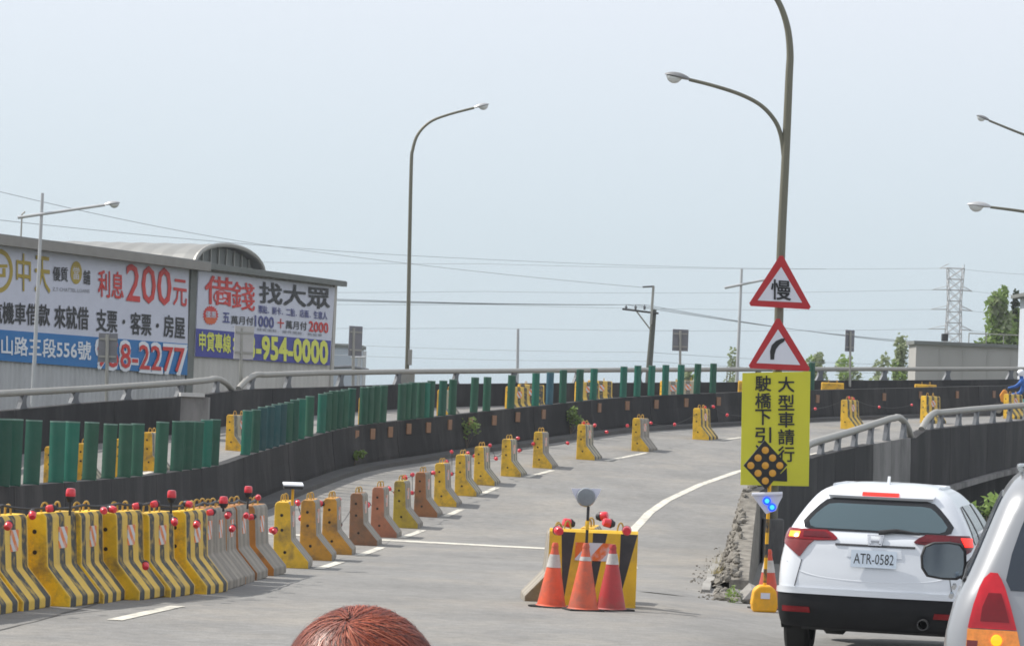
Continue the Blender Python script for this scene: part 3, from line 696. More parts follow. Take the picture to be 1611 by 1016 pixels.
# lamp on the far parapet
Y2 = 91.5; q = at(640, 592, Y2); q.z = q.z
l2 = thing('street_lamp', 'single armed curved street lamp rising behind the far parapet, middle of the sky', 'street lamp', (q.x, q.y, prof(Y2) - 1.5))
PC = curve([Vector((q.x, q.y, prof(Y2) - 1.5))] + px_path([(641, 560), (644, 400), (647, 262), (649.5, 235), (658, 211), (677, 192), (706, 180.5), (746, 170)], Y2), 5); n = len(PC)
MB().tube(PC, [.075 - .035*min(1, i/(n*.8)) for i in range(n)], 10).build('pole', M['pole'], l2, smooth=True)
lamp_head(l2, PC[-1], PC[-1] - PC[-3], .5, M['head_pale'], M['bowl'])
b = at(645, 562, Y2 - .12); MB().box(tuple(b), (.13, .14, .5)).build('junction_box', M['galv'], l2, bevel=.01)
MB().box((q.x, q.y, fbase(q) + .08), (.5, .4, .5)).build('plinth', M['galv'], l2, bevel=.02)
# T shaped lamps
def t_lamp(label, foot, top, Y, a0, a1, head, r, mat, zfoot):
    f = at(*foot, Y); t = thing('street_lamp', label, 'street lamp', (f.x, f.y, zfoot))
    MB().tube([Vector((f.x - .02, f.y, zfoot)), f, at(*top, Y)], [r*1.15, r*1.1, r*.8], 10).build('pole', mat, t, smooth=True)
    A = [at(*a0, Y - .05), at(*a1, Y - .05)]
    MB().tube(A, [r*.8, r*.7], 8).build('arm', mat, t, smooth=True)
    if head: lamp_head(t, A[-1], A[-1] - A[0], head, M['head_pale'], M['bowl'])
    return t
t_lamp('pale slim lamp post with straight slanted arm in front of the wide billboard', (52, 612), (67, 304), 82, (28, 342.5), (165, 322.5), .45, .055, M['pole_pale'], -1.6)
t_lamp('pale slim lamp post with slanted arm partly behind the upper triangle sign', (1160, 582), (1167, 423), 125, (1140, 453), (1203, 440), .5, .07, M['pole_pale'], -1.6)
# two lamps whose heads reach in at the right edge
for lb, Y, pts, hd, mt in [('upper lamp head on a sloping arm reaching in at the right edge', 96, [(1800, 700), (1795, 420), (1780, 310), (1740, 262), (1680, 236), (1611, 212), (1556, 190)], .46, M['head_grey']),
                       ('lower lamp head on a nearly level arm reaching in at the right edge', 80, [(1770, 720), (1766, 520), (1760, 380), (1745, 360), (1700, 348), (1611, 333), (1558, 326)], .66, M['head_pale'])]:
    f = at(*pts[0], Y); zf = prof(Y) - 1.0
    t = thing('street_lamp', lb, 'street lamp', (f.x, f.y, zf))
    PC = curve([Vector((f.x, f.y, zf))] + px_path(pts, Y), 5); n = len(PC)
    MB().tube(PC, [.08 - .045*i/n for i in range(n)], 8).build('pole', M['pole'], t, smooth=True)
    lamp_head(t, PC[-1], PC[-1] - PC[-3], hd, mt, M['bowl'])
# metal post beyond the far parapet
f = at(814, 590, 112); g = at(815, 517, 112)
tag(MB().tube([Vector((f.x, f.y, -1.6)), f, g], [.06, .06, .05], 8).build('metal_post', M['pole_pale'], smooth=True), 'plain thin metal post standing alone behind the far parapet', 'post')
# ------------------------------------------------------------------ backs of road signs on the far parapet
M['sign_back'] = pm('sign_back', (.20, .20, .22), .6, .3, var=.1, scale=3)
M['sign_back_pale'] = pm('sign_back_pale', (.45, .44, .43), .6, .2, var=.1, scale=3)
def sign_back(label, Y, x0, x1, y0, y1, post, foot, yaw, mat):
    c = at((x0 + x1)/2, (y0 + y1)/2, Y); wv = (x1 - x0)/F*Y/max(.3, math.cos(yaw)); h = (y1 - y0)/F*Y
    f = at(post[0], foot, Y); t = thing('road_sign', label, 'road sign', (f.x, f.y, f.z - .6))
    p = at(post[0], post[1], Y)
    MB().tube([(f.x, f.y, f.z - .6), tuple(p)], .045, 8).build('post', M['galv'], t, smooth=True)
    R = Matrix.Rotation(yaw, 3, 'Z')
    mb = MB(); o = R @ Vector((0, .07, 0)); mb.box(tuple(c + o), (wv, .02, h), M=R); mb.build('plate', mat, t)
    for s_ in (-.3, .3):
        MB().box(tuple(c + R @ Vector((0, .045, s_*h))), (wv*.9, .03, .05), M=R).build('crossbar', M['galv'], t)
sign_back('dark back of a square road sign in front of the blue address band', 75.5, 154, 184, 524, 570, (169, 526), 606, 0, M['sign_back'])
sign_back('pale back of a road sign turned sideways before the purple billboard band', 80.5, 372, 400, 513, 565, (380, 516), 594, .7, M['sign_back_pale'])
sign_back('grey back of a narrow road sign right beside the warehouse corner', 87, 551, 571, 513, 560, (556.5, 516), 586, .6, M['sign_back'])
sign_back('dark back of a square road sign between the utility pole and triangle signs', 104, 1058, 1083, 518, 552, (1070.5, 520), 584, 0, M['sign_back'])
sign_back('dark back of a narrow road sign in front of the hazy trees', 110, 1331, 1346, 519, 553, (1338, 521), 584, .5, M['sign_back'])
# ------------------------------------------------------------------ the signs on the tall lamp pole
PS = Plane(at(1225, 600, 49.82), (1, 0, 0))
M['s_red'] = fm('sign_red', (178, 28, 36), .4); M['s_white'] = fm('sign_white', (214, 216, 226), .4); M['s_yellow'] = fm('sign_yellow', (206, 202, 46), .5); M['s_black'] = fm('sign_black', (24, 26, 30), .5)
def tri(cx, y0, y1, hw, dx): return [(cx, y0), (cx + hw, y1 + 1.5), (cx - hw, y1 - 1.5)]
def warning(label, apex, bl_, br_, inner):
    c = PS.pt(apex[0], (apex[1] + bl_[1])/2); t = thing('warning_sign', label, 'traffic sign', tuple(c))
    def cut(a, b, f): return (a[0] + (b[0] - a[0])*f, a[1] + (b[1] - a[1])*f)
    out = []
    for a, b, c2 in ((apex, br_, bl_), (br_, bl_, apex), (bl_, apex, br_)): out += [cut(a, c2, .05), cut(a, b, .05)]
    poly_on(PS, out, M['s_red'], t, 'plate', .0, .015); poly_on(PS, inner, M['s_white'], t, 'white_field', .006, .004)
    return t
w1 = warning('upper red bordered triangle sign with the character for slow', (1229.5, 398), (1176, 481), (1278, 487), [(1229, 420), (1262, 476), (1192, 472.5)])
lettering(PS, '慢', (1213.5, 455), (1244, 457), 31, M['s_black'], w1, lift=.012, bold=.02)
w2 = warning('lower red bordered triangle sign with a bend arrow', (1224, 497), (1175.5, 579), (1277, 584), [(1224, 518), (1259, 574), (1190, 571)])
ar = [(1212, 565.5), (1211.5, 552), (1214, 543), (1221, 536), (1229, 532.5), (1235, 532), (1234, 537), (1226.5, 542), (1221, 549), (1218.5, 558), (1218, 565.5)]
poly_on(PS, ar, M['s_black'], w2, 'bend_arrow', .012, .003)
yb = thing('notice_board', 'tall yellow notice board with two columns of black characters under the triangles', 'sign', tuple(PS.pt(1221, 674)))
poly_on(PS, [(1168, 586.5), (1275, 584), (1272.5, 764.5), (1165, 762.5)], M['s_yellow'], yb, 'plate', .03, .02)
for ch, y in zip('大型車請行', (604.5, 633, 660, 687, 714)): lettering(PS, ch, (1224.5, y), (1249.5, y), 24, M['s_black'], yb, lift=.04, bold=.02)
for ch, y in zip('駛橋下引道', (603, 630, 656, 684, 711)): lettering(PS, ch, (1188.5, y), (1213, y), 24, M['s_black'], yb, lift=.04, bold=.02)
poly_on(PS, [(1238, 735), (1238.5, 757), (1214, 756), (1221, 750), (1212, 741), (1218, 736), (1228, 745)], M['s_black'], yb, 'down_arrow', .04, .003)
for y in (610, 735):
    a = PS.pt(1219, y, -.04); MB().box(tuple(a), (.5, .05, .06)).build('clamp', M['galv'], yb)
# ------------------------------------------------------------------ jersey barriers
YEL = (.80, .49, .014, 1)
M['b_end'] = pm('barrier_end_paint', (1, 1, 1), .6, var=.2, scale=5, dirt=(.12, .09, .06), damt=.85, dscale=3.6, objcol=True, bump=.3, bscale=25)
M['b_stripe'] = band_stripes(pm('barrier_striped_face', lin(222, 186, 84)[:3], .75, var=.15, scale=6, dirt=(.22, .20, .15), damt=.55, dscale=3, bump=.3, bscale=25), 1, .02, .315, .47, (.065, .07, .07))
M['b_grey'] = band_stripes(pm('barrier_worn_face', (.33, .30, .25), .8, var=.2, scale=5, dirt=(.19, .165, .13), damt=.6, dscale=2.5, bump=.4, bscale=25), 1, .02, .315, .5, (.235, .215, .185))
M['b_pale'] = band_stripes(pm('barrier_faded_face', (.44, .40, .28), .75, var=.15, scale=5, dirt=(.25, .23, .2), damt=.5, dscale=2.5, bump=.3, bscale=25), 1, .02, .315, .5, (.16, .155, .14))
M['b_foot'] = pm('barrier_foot', (.20, .18, .15), .9, var=.2, scale=5)
M['plate'] = band_stripes(pm('warning_plate', (.60, .60, .62), .45, var=.08, scale=5), 2, 0, .17, .5, lin(222, 120, 50), shear=1.0, shear_axis=1)
M['hole'] = pm('dark_hole', (.03, .025, .02), .9)
M['loop'] = pm('rusty_loop', (.42, .27, .06), .7, var=.3, scale=12)
BP = [(0, 0), (.49, 0), (.49, .10), (.245, .385), (.215, .86), (.185, .9), (.03, .9), (0, .86)]
BL = .84
def barrier_mesh(face_mat, foot=True):
    mb = MB(); n = len(BP)
    f = [(x, 0, z) for x, z in BP]; b = [(x, BL, z) for x, z in BP]
    mb.add(f, [tuple(range(n))], 0); mb.add(b, [tuple(range(n))[::-1]], 0)
    for i in range(n):
        (x0, z0), (x1, z1) = BP[i], BP[(i + 1) % n]
        m = 1 if i in (1, 2, 3, 4) else 0
        mb.add([(x0, 0, z0), (x1, 0, z1), (x1, BL, z1), (x0, BL, z0)], [(0, 1, 2, 3)], m)
    return mb
def weld(o):
    bm = bmesh.new(); bm.from_mesh(o.data); bmesh.ops.remove_doubles(bm, verts=bm.verts, dist=.0005); bmesh.ops.recalc_face_normals(bm, faces=bm.faces); bm.to_mesh(o.data); bm.free()
def make_barrier(face):
    t = thing('jersey_barrier', 'x', 'traffic barrier')
    bo_ = barrier_mesh(face).build('body', [M['b_end'], face], t, world=False); weld(bo_); bv = bo_.modifiers.new('bevel', 'BEVEL'); bv.width = .014; bv.segments = 2; bv.limit_method = 'ANGLE'; bv.angle_limit = rad(30)
    parts = [(bo_, [])]
    lo = None
    for y in (.2, .6):
        arc = [(.11 + .035*math.cos(a), 0, .88 + .085*max(0, math.sin(a))**.7 + .03*(math.sin(a) > .1)) for a in [math.pi*i/8 for i in range(9)]]
        if lo is None: lo = MB().tube(arc, .011, 6).build('lifting_loop', M['loop'], t, world=False, smooth=True); l = lo
        else: l = lo.copy(); COL.objects.link(l)
        l.location = (0, y, 0); l.rotation_euler = (0, 0, .5 if y < .5 else -.3); parts.append((l, []))
    p = MB().box((.231, .42, .655), (.012, .22, .21)).build('warning_plate', M['plate'], t, world=False); p.rotation_euler = (0, .0, 0); parts.append((p, []))
    h0 = None
    for z, x in ((.22, .16), (.52, .11), (.72, .10)):
        if h0 is None:
            h0 = MB().lathe([(.022, -.004), (.022, .006)], n=10, M=Matrix.Rotation(math.pi/2, 3, 'X')).build('socket_hole', M['hole'], t, world=False); h = h0
        else: h = h0.copy(); COL.objects.link(h)
        h.location = (x, 0, z); parts.append((h, []))
    return t, parts
PROTO = {'stripe': make_barrier(M['b_stripe']), 'grey': make_barrier(M['b_grey']), 'pale': make_barrier(M['b_pale'])}
USED = {}
def put_barrier(kind, loc, yaw, zs, label, group, col, plate=True, tilt=0):
    t, parts = PROTO[kind]
    if kind not in USED: USED[kind] = 1; r, out = t, [p for p, s in parts]; r.location = loc; r.rotation_euler = (0, 0, yaw); tag(r, label, None, group)
    else: r, out = dup(t, parts, loc, yaw, label, group)
    r.scale = (1, 1, zs); r.rotation_euler = (0, tilt, yaw)
    out[0].color = col
    if not plate and kind in USED and r is not t: bpy.data.objects.remove(out[3])
    return r
rb = random.Random(11)
NEARX = [-70, -19, 36.6, 110, 163, 218.5, 267.6, 324, 350, 369, 385.7, 403, 429]
NEARD = [25.2, 26.0, 26.9, 27.8, 28.6, 29.4, 30.2, 31.1, 32.0, 32.9, 33.9, 35.0, 36.4]
NDEP = list(zip(NEARX, NEARD))
yn = rad(-10)
def foot_to_origin(p, yaw, dx=.49): return Vector((p.x - dx*math.cos(yaw), p.y - dx*math.sin(yaw), p.z))
LK = {'s': 'bold yellow and black striped barrier', 'g': 'worn grey barrier with an ochre end'}
for i, (px, d) in enumerate(NDEP):
    X = (at(px, 950, d)).x; p = Vector((X, d, prof(d) - .012)); k = 'stripe' if i < 8 else 'grey'
    yaw = (yn if i < 8 else rad(-4)) + rb.uniform(-.05, .05)
    lab = ('yellow and black striped barrier, %s of the tight roadside row from the left' % ORD[i] if i < 8 else 'worn grey barrier with ochre end, %s of the tight roadside row from the left' % ORD[i])
    v = rb.uniform(.85, 1.08); col = (YEL[0]*v, YEL[1]*v, YEL[2], 1) if i < 8 else (*[c*rb.uniform(.8, 1) for c in lin(176, 118, 48)[:3]], 1)
    put_barrier(k, foot_to_origin(p, yaw), yaw, 1 + rb.uniform(-.015, .02), lab, 'barriers packed side by side along the road edge', col, plate=True, tilt=rb.uniform(-.012, .012))
AROW = [(428.9, 892.4, 39.1, 0, 'yellow'), (470.5, 880, 42.3, -1, 'ochre'), (505, 871, 44.9, -1, 'ochre'), (548.5, 857, 48.8, -3, 'brown'), (582, 844.5, 51.8, -4, 'salmon'), (617.6, 829.5, 54.9, -5, 'olive'),
        (650.4, 812, 57.9, -6, 'rust'), (682, 796, 60.1, -7, 'yellow'), (714.7, 779, 62.4, -8, 'yellow'), (744.8, 762.5, 64.9, -9, 'yellow'), (787.4, 748.5, 67.2, -10, 'yellow'), (837.4, 735.5, 69.6, -11, 'yellow'),
        (906, 722.5, 72.4, -15, 'yellow'), (992.8, 709, 75.5, -19, 'yellow'), (1089, 690.7, 80.3, -23, 'yellow'), (1321.7, 674.3, 88.3, -32, 'yellow'), (1447, 665, 94.4, -42, 'yellow'), (1578, 658, 101.4, -46, 'yellow')]
BCOL = {'yellow': (.76, .46, .03, 1), 'ochre': lin(190, 136, 44), 'brown': lin(140, 98, 68), 'salmon': lin(164, 104, 76), 'olive': lin(176, 150, 44), 'rust': lin(152, 102, 64)}
for i, (px, py, d, yaw, c) in enumerate(AROW):
    p = at(px, py, d); p.z = prof(d) - .012; k = 'stripe' if i >= 14 else ('pale' if i in (8, 9, 10, 12) else 'grey')
    lab = '%s ended barrier standing %s in the line that recedes up the ramp' % (c, ORD[i])
    v = rb.uniform(.92, 1.06); cc = BCOL[c]
    put_barrier(k, p, rad(yaw), 1 + rb.uniform(-.02, .02), lab, 'spaced barriers receding along the dashed lane line', (cc[0]*v, cc[1]*v, cc[2]*v, 1), tilt=rb.uniform(-.012, .012))
OPP = [(-60, 58, -4), (72, 60.5, -6), (122, 61.5, -6), (181, 63, -8), (226, 65, -8), (356, 71, -24), (563, 79, -22), (686, 84.5, -25), (793, 88.5, -40), (812, 90.5, -68), (902, 95, -60), (922, 97, -66), (1036, 100, -70), (1060, 102, -74), (1160, 104.5, -78), (1291, 107.5, -84), (1438, 111.5, -84)]
for i, (px, d, yaw) in enumerate(OPP):
    p = at(px, 660, d); p.z = prof(d) - .012
    if px > 1100: yaw = 96; p.x += .84
    put_barrier('stripe' if px > 700 and px < 1000 else 'pale', p, rad(yaw), 1.0, 'yellow barrier on the far carriageway behind the glare panels, %s from the left' % ORD[i],
                'barriers on the far carriageway behind the median wall', (*lin(218, 168, 34)[:3], 1))
# ---- the pair of barriers in the middle of the road
cb = thing('jersey_barrier', 'yellow barrier with tapering black wedges facing the camera behind three cones', 'traffic barrier')
d0 = 31.9; pl_, pr_ = at(860, 952, d0), at(999.5, 952, d0); z0 = prof(d0) - .01
cb.location = (pl_.x, d0, z0); W_ = pr_.x - pl_.x; cb.rotation_euler = (0, 0, rad(-2)); H_ = .86
M['yel'] = pm('yellow_paint', (.74, .45, .02), .55, var=.12, scale=5, dirt=(.25, .18, .08), damt=.5, dscale=3, bump=.2, bscale=25)
M['blk'] = pm('black_paint', (.03, .03, .034), .6, var=.2, scale=6, dirt=(.10, .09, .08), damt=.4, dscale=3)
mb = MB(); cuts_t = [0, .135, .295, .49, .655, .805, .995, 1]; cuts_b = [0, .175, .185, .49, .50, .795, .80, 1]
for i in range(7):
    a, b_, c, d_ = cuts_t[i]*W_, cuts_t[i+1]*W_, cuts_b[i+1]*W_, cuts_b[i]*W_
    mb.add([(a, 0, H_ - .03), (b_, 0, H_ - .03), (c, 0, .02), (d_, 0, .02)], [(0, 1, 2, 3)], 1 if i in (1, 3, 5) else 0)
prof_b = [(0, H_ - .03), (.03, H_), (.19, H_), (.215, H_ - .04), (.245, .385), (.49, .10), (.49, 0), (0, 0), (0, .02)]
for i in range(len(prof_b) - 1):
    (y0, z0_), (y1, z1_) = prof_b[i], prof_b[i + 1]; mb.add([(0, y0, z0_), (W_, y0, z0_), (W_, y1, z1_), (0, y1, z1_)], [(0, 1, 2, 3)], 0)
for x in (0, W_): mb.add([(x, y, z) for y, z in prof_b], [tuple(range(len(prof_b)))], 0)
mb.build('body', [M['yel'], M['blk']], cb, world=False)
lpz = MB().tube([(.035*math.cos(a), 0, .10*math.sin(a)) for a in [math.pi*i/8 for i in range(9)]], .011, 6)
l0 = lpz.build('lifting_loop', M['loop'], cb, world=False, smooth=True); l0.location = (.2*W_, .1, H_ - .01); l1 = l0.copy(); COL.objects.link(l1); l1.location = (.8*W_, .1, H_ - .01)
M['plate2'] = band_stripes(pm('big_warning_plate', (.58, .58, .62), .45, var=.08, scale=5), 0, .02, .30, .5, lin(218, 104, 34), shear=-.85, shear_axis=2)
pt_ = MB().box((0, 0, 0), (.40, .012, .20)).build('warning_plate', M['plate2'], cb, world=False); pt_.location = (.5*W_, -.008, H_ - .24)
p = at(884, 945, 33.4); put_barrier('grey', (p.x, 33.35, prof(33) - .02), math.pi + .05, .92, 'weathered grey barrier behind the wedge painted one, foot showing at its left', 'barriers in the middle of the road', (*lin(120, 108, 92)[:3], 1), plate=False)
p = at(905, 945, 32.9); put_barrier('pale', (p.x, 32.75, prof(33) - .02), -.1, .98, 'yellow barrier behind the wedge painted one, only its dusty top showing', 'barriers in the middle of the road', (*lin(216, 168, 40)[:3], 1), plate=False)
# ------------------------------------------------------------------ cones
M['cone'] = pm('cone_plastic', (1, 1, 1), .5, var=.14, scale=6, dirt=(.20, .10, .075), damt=.75, dscale=4, objcol=True)
M['collar'] = pm('cone_collar', (.50, .48, .46), .5, var=.15, scale=8, dirt=(.24, .21, .19), damt=.7, dscale=6)
def cone(px, py, d, hpx, col, label, lean=(0, 0), collar=(.66, .84), zs=None):
    p = at(px, py, d); z = gz(p.x, d) - .004; H = hpx/F*d; t = thing('traffic_cone', label, 'cone', (p.x, d, z), group='orange traffic cones')
    t.rotation_euler = (lean[0], lean[1], rb.uniform(0, 1))
    rbm, rtp = .155*H/.7, .034*H/.7
    c_ = MB().lathe([(rbm*1.12, .0), (rbm*1.12, .02), (rbm, .035), (rtp, H*.93), (rtp*1.15, H*.93), (rtp*1.15, H*.945), (rtp*.8, H)], n=24).build('cone_body', M['cone'], t, smooth=True, angle=30, world=False); c_.color = col
    f = lambda h: rbm + (rtp - rbm)*(h - .035)/(H*.93 - .035) + .004
    MB().lathe([(f(H*collar[0]), H*collar[0]), (f(H*collar[1]), H*collar[1])], n=24, cap=False).build('collar', M['collar'], t, smooth=True, world=False)
    MB().box((0, 0, .012), (rbm*2.35, rbm*2.35, .022)).build('base', M['rubber'], t, world=False, bevel=.008)
cone(867, 953, 31.35, 102, lin(216, 90, 56), 'bright orange traffic cone with a broad white collar, leftmost before the wedge painted barrier', (.02, .02), (.62, .82))
cone(917, 959, 30.95, 106, lin(208, 92, 60), 'faded orange traffic cone with thin collar, between the two other front cones', (-.01, .015), (.74, .80))
cone(961, 958, 31.2, 104, lin(172, 54, 56), 'dull red traffic cone, rightmost before the wedge painted barrier', (.0, -.005), (.70, .86))
cone(1207, 944, 35.0, 94, lin(200, 76, 52), 'orange traffic cone standing behind the yellow base of the lamp stand', (.0, .0), (.62, .82))
# ------------------------------------------------------------------ round beacon on a post, in front of the wedge barrier
M['lens_grey'] = pm('beacon_lens', (.19, .21, .23), .25, var=.15, scale=14, coat=.4)
d1 = 31.55; bt = at(922, 870, d1); tp = at(922, 782, d1)
bc = thing('warning_beacon', 'grey round beacon with a pale hood on a thin post above the wedge barrier', 'beacon', (bt.x, d1, bt.z))
MB().tube([(bt.x, d1, bt.z), (bt.x + .005, d1, tp.z - .1)], .016, 8).build('post', M['black'], bc)
MB().tube([(bt.x, d1, bt.z + .26), (bt.x + .004, d1, bt.z + .36)], .02, 8).build('post_sleeve', M['yel'], bc)
RX = Matrix.Rotation(math.pi/2, 3, 'X')
MB().lathe([(.0, .012), (.07, .012), (.095, .008), (.100, 0), (.108, -.05), (.05, -.07), (0, -.07)], tuple(tp), 24, RX, cap=False).build('lens', M['lens_grey'], bc, smooth=True)
hood = [(-.165, .09), (.165, .10), (.15, .05), (.09, -.06), (.05, -.10), (-.05, -.10), (-.09, -.06), (-.15, .05)]
MB().prism(hood, 'Y', .05, .085, None, tuple(tp)).build('hood', M['t_board'], bc)
# ------------------------------------------------------------------ arrow stand with the diamond lamp board
d2 = 34.3; b0 = at(1202, 947, d2); zb = gz(b0.x, d2)
stn = thing('warning_lamp_stand', 'slim yellow and black stand with diamond lamp board and lit blue lights', 'warning light', (b0.x, d2, zb))
M['stand_yel'] = pm('stand_yellow', lin(226, 164, 20)[:3], .5, var=.12, scale=8, dirt=(.3, .2, .06), damt=.4, dscale=5)
cs = .30
basep = [(-.14, 0), (.14, 0), (.16, .10), (.135, .26), (.07, .32), (-.07, .32), (-.135, .26), (-.16, .10)]
MB().prism(basep, 'Y', -.13, .13, None, (b0.x, d2, zb)).build('base', M['stand_yel'], stn, bevel=.025)
MB().box((b0.x, d2 - .137, zb + .2), (.11, .01, .07)).build('sticker', M['t_board'], stn)
M['pole_yb'] = band_stripes(pm('striped_pole', lin(226, 170, 30)[:3], .5, var=.1, scale=8), 2, .05, .30, .55, (.03, .03, .03))
td = at(1205, 752, d2)
MB().tube([(0, 0, .30), (.015, 0, td.z - zb)], .022, 10).build('pole', M['pole_yb'], stn, smooth=True, world=False)
PD = Plane((0, d2 - .05, 0), (1, 0, 0))
poly_on(PD, [(1203, 692), (1239, 731), (1205, 770), (1170, 732)], M['s_black'], stn, 'diamond_board', 0, .05)
M['amber'] = pm('amber_lens', lin(208, 150, 40)[:3], .35, var=.12, scale=20, coat=.3)
for i in range(3):
    for j in range(3):
        cx, cy = 1204 + (i - j)*11.4, 732 + (i + j - 2)*12.0
        p = PD.pt(cx, cy, .012); MB().lathe([(.043, 0), (.043, .006), (.03, .010), (0.001, .012)], tuple(p), 16, RX).build('amber_lamp', M['amber'], stn, smooth=True)
M['hood_clear'] = pm('hood_pale', (.60, .61, .68), .3, var=.06)
poly_on(PD, [(1184, 776), (1231, 774), (1231, 781), (1226, 790), (1221, 803), (1205, 808), (1196, 796), (1187, 784)], M['hood_clear'], stn, 'lamp_hood', .02, .03)
MB().tube([PD.pt(1183, 777.5, .03), PD.pt(1231, 776, .03)], .022, 8).build('hood_rim', M['s_white'], stn)
M['blue_led'] = pm('blue_led', (.01, .05, .4), .3, emit=lin(20, 80, 255), estr=1.3); M['cyan_led'] = pm('cyan_led', (.02, .2, .5), .3, emit=lin(60, 190, 255), estr=1.5)
for cx, cy in ((1206.5, 787.5), (1214.5, 797.5)):
    p = PD.pt(cx, cy, .04); h = MB().lathe([(.05, 0), (.048, .012), (.03, .02)], tuple(p), 18, RX).build('blue_lamp', M['blue_led'], stn, smooth=True)
    MB().lathe([(.03, .0), (.026, .008), (.001, .01)], tuple(p + Vector((0, -.016, 0))), 14, RX).build('lit_core', M['cyan_led'], h, smooth=True)
# ------------------------------------------------------------------ red warning lamps and their cords
M['red_lens'] = pm('red_lens', lin(214, 44, 58)[:3], .3, var=.2, scale=20, coat=.5)
M['lamp_white'] = pm('lamp_white', (.6, .57, .57), .4, var=.1)
def make_lamp():
    t = thing('warning_lamp', 'x', 'warning lamp')
    ln = MB().lathe([(.046, 0), (.050, .02), (.047, .065), (.038, .082), (.001, .086)], n=14).build('lens', M['red_lens'], t, smooth=True, angle=50, world=False)
    cl = MB().lathe([(.03, -.05), (.038, -.03), (.052, -.012), (.052, .004)], n=14).build('collar', M['black'], t, smooth=True, world=False)
    return t, [(ln, []), (cl, [])]
LP = make_lamp(); lfirst = True
def put_lamp(p, rot, label, group, sc=1.0):
    global lfirst
    if lfirst: r = LP[0]; lfirst = False; r.location = p; tag(r, label, None, group)
    else: r, _ = dup(LP[0], LP[1], p, 0, label, group)
    r.rotation_euler = rot; r.scale = (sc, sc, sc); return r
NL = [(14.6, 824, 'd'), (51, 807, 'd'), (82.7, 799, 'l'), (111, 781, 'u'), (163, 802, 'l'), (174, 800, 'l'), (218, 795.5, 'l'), (229, 887, 'd'), (246, 792, 'l'), (270, 783, 'u'), (274, 818, 'd'), (293.6, 792, 'l'), (310, 822, 'd'), (334, 805, 'l'),
      (351.7, 792, 'u'), (360, 808, 'd'), (367, 829, 'd'), (388, 810, 'l'), (390.5, 775, 'u'), (398, 812.5, 'l'), (406, 782, 'f'), (433, 833, 'd')]
for i, (px, py, k) in enumerate(NL):
    d = lerp(NDEP, px) - (.06 if k in 'dl' else -.35); p = at(px, py, d)
    rot = {'u': (0, 0, 0), 'd': (rad(130), rad(rb.uniform(-30, 30)), 0), 'l': (rad(100), 0, rad(rb.uniform(-70, 70))), 'f': (rad(95), 0, rad(10))}[k]
    r_ = put_lamp(p, rot, 'red warning lamp on the tight roadside barrier row, %s from the left' % ORD[i], 'red lamps on the packed barriers', 1.0 if k == 'u' else .76)
    if k == 'u':
        zt = prof(d) + .88; MB().tube([(0, 0, min(-.06, zt - p.z)), (0, 0, -.02)], .014, 6).build('stalk', M['black'], r_, world=False)
def cord(pts, label, r=.009):
    P = []
    for a, b in zip(pts[:-1], pts[1:]):
        L = (b - a).length
        for j in range(5): q = a.lerp(b, j/5); q.z -= .10*L*(j/5)*(1 - j/5); P.append(q)
    P.append(pts[-1]); return tag(MB().tube(P, r, 6).build('lamp_cord', M['black'], smooth=True), label, 'cable')
cord([Vector((at(px, 800, d).x - .25, d + .3, prof(d) + .93 + rb.uniform(0, .05))) for px, d in NDEP], 'black lamp cord lying along the tops of the tight roadside barrier row', .014)
AL = [(432, 833), (468, 789), (475, 813.5), (506, 792), (531.6, 785), (535, 825), (558, 788), (579, 793), (608.7, 784), (611, 767.5), (624.7, 773.7), (637, 750), (648.6, 775), (648.6, 746.7), (679.6, 743.5), (686, 747.5), (703, 726), (711, 711), (711, 745),
      (735, 726), (736, 712), (749, 717), (771.6, 700), (780, 720.6), (813.4, 689), (818.7, 707.6), (839.5, 697.7), (891.6, 696), (917, 665), (926, 667.5), (936, 668), (953, 679.5), (986.8, 670), (1023, 665), (1061.6, 667), (1109, 641), (1121, 639), (1144.5, 652), (1282, 643), (1336, 625), (1343, 627), (1383, 639.5), (1434, 636.5)]
ADEP = [(a, c) for a, b, c, d, e in AROW]
for i, (px, py) in enumerate(AL):
    d = lerp(ADEP, px) - .12; p = at(px, py, d)
    put_lamp(p, (rad(rb.uniform(70, 120)), rad(rb.uniform(-30, 30)), rad(rb.uniform(-60, 60))), 'small red lamp strung along the receding barrier line, %s from the near end' % ORD[i], 'red lamps along the receding barrier line', rb.uniform(.8, .95))
ALP = [at(px, py, lerp(ADEP, px) - .09) for px, py in sorted(AL)]
cord(ALP[:20], 'thin black lamp cord looping along the nearer barriers of the receding line', .006)
cord(ALP[19:], 'thin black lamp cord looping along the farther barriers of the receding line', .006)
for j, (px, py, d, lb) in enumerate([(877, 834, 31.6, 'round red lamp on the top left corner of the wedge painted barrier'), (986, 834, 31.6, 'round red lamp on the top right corner of the wedge painted barrier'),
                        (897, 823, 32.6, 'red lamp lying behind the wedge barrier left of the beacon post'), (945, 812, 32.6, 'upright orange red lamp behind the wedge barrier right of the beacon'), (960, 823, 32.4, 'red lamp lying behind the wedge barrier near its right end')]):
    put_lamp(at(px, py, d), (rad(95), 0, rad(rb.uniform(-20, 20))) if j < 2 else (rad(80), 0, rad(70*(1 if j % 2 else -1))), lb, 'red lamps around the wedge barrier', 1.05)
sp = at(461, 766, 38.9); sl_ = thing('solar_lamp', 'white topped solar lamp on a short stalk over the first receding barrier', 'solar lamp', (sp.x, sp.y, prof(38.9) + .88))
MB().tube([(sp.x, sp.y, prof(38.9) + .86), tuple(sp)], .02, 8).build('stalk', M['stand_yel'], sl_)
MB().box(tuple(sp), (.26, .16, .05), .2).build('housing', M['black'], sl_, bevel=.01); MB().box((sp.x, sp.y - .01, sp.z + .042), (.27, .17, .02), 0, Matrix.Rotation(.2, 3, 'Z') @ Matrix.Rotation(.18, 3, 'X')).build('solar_panel', M['t_white'], sl_)
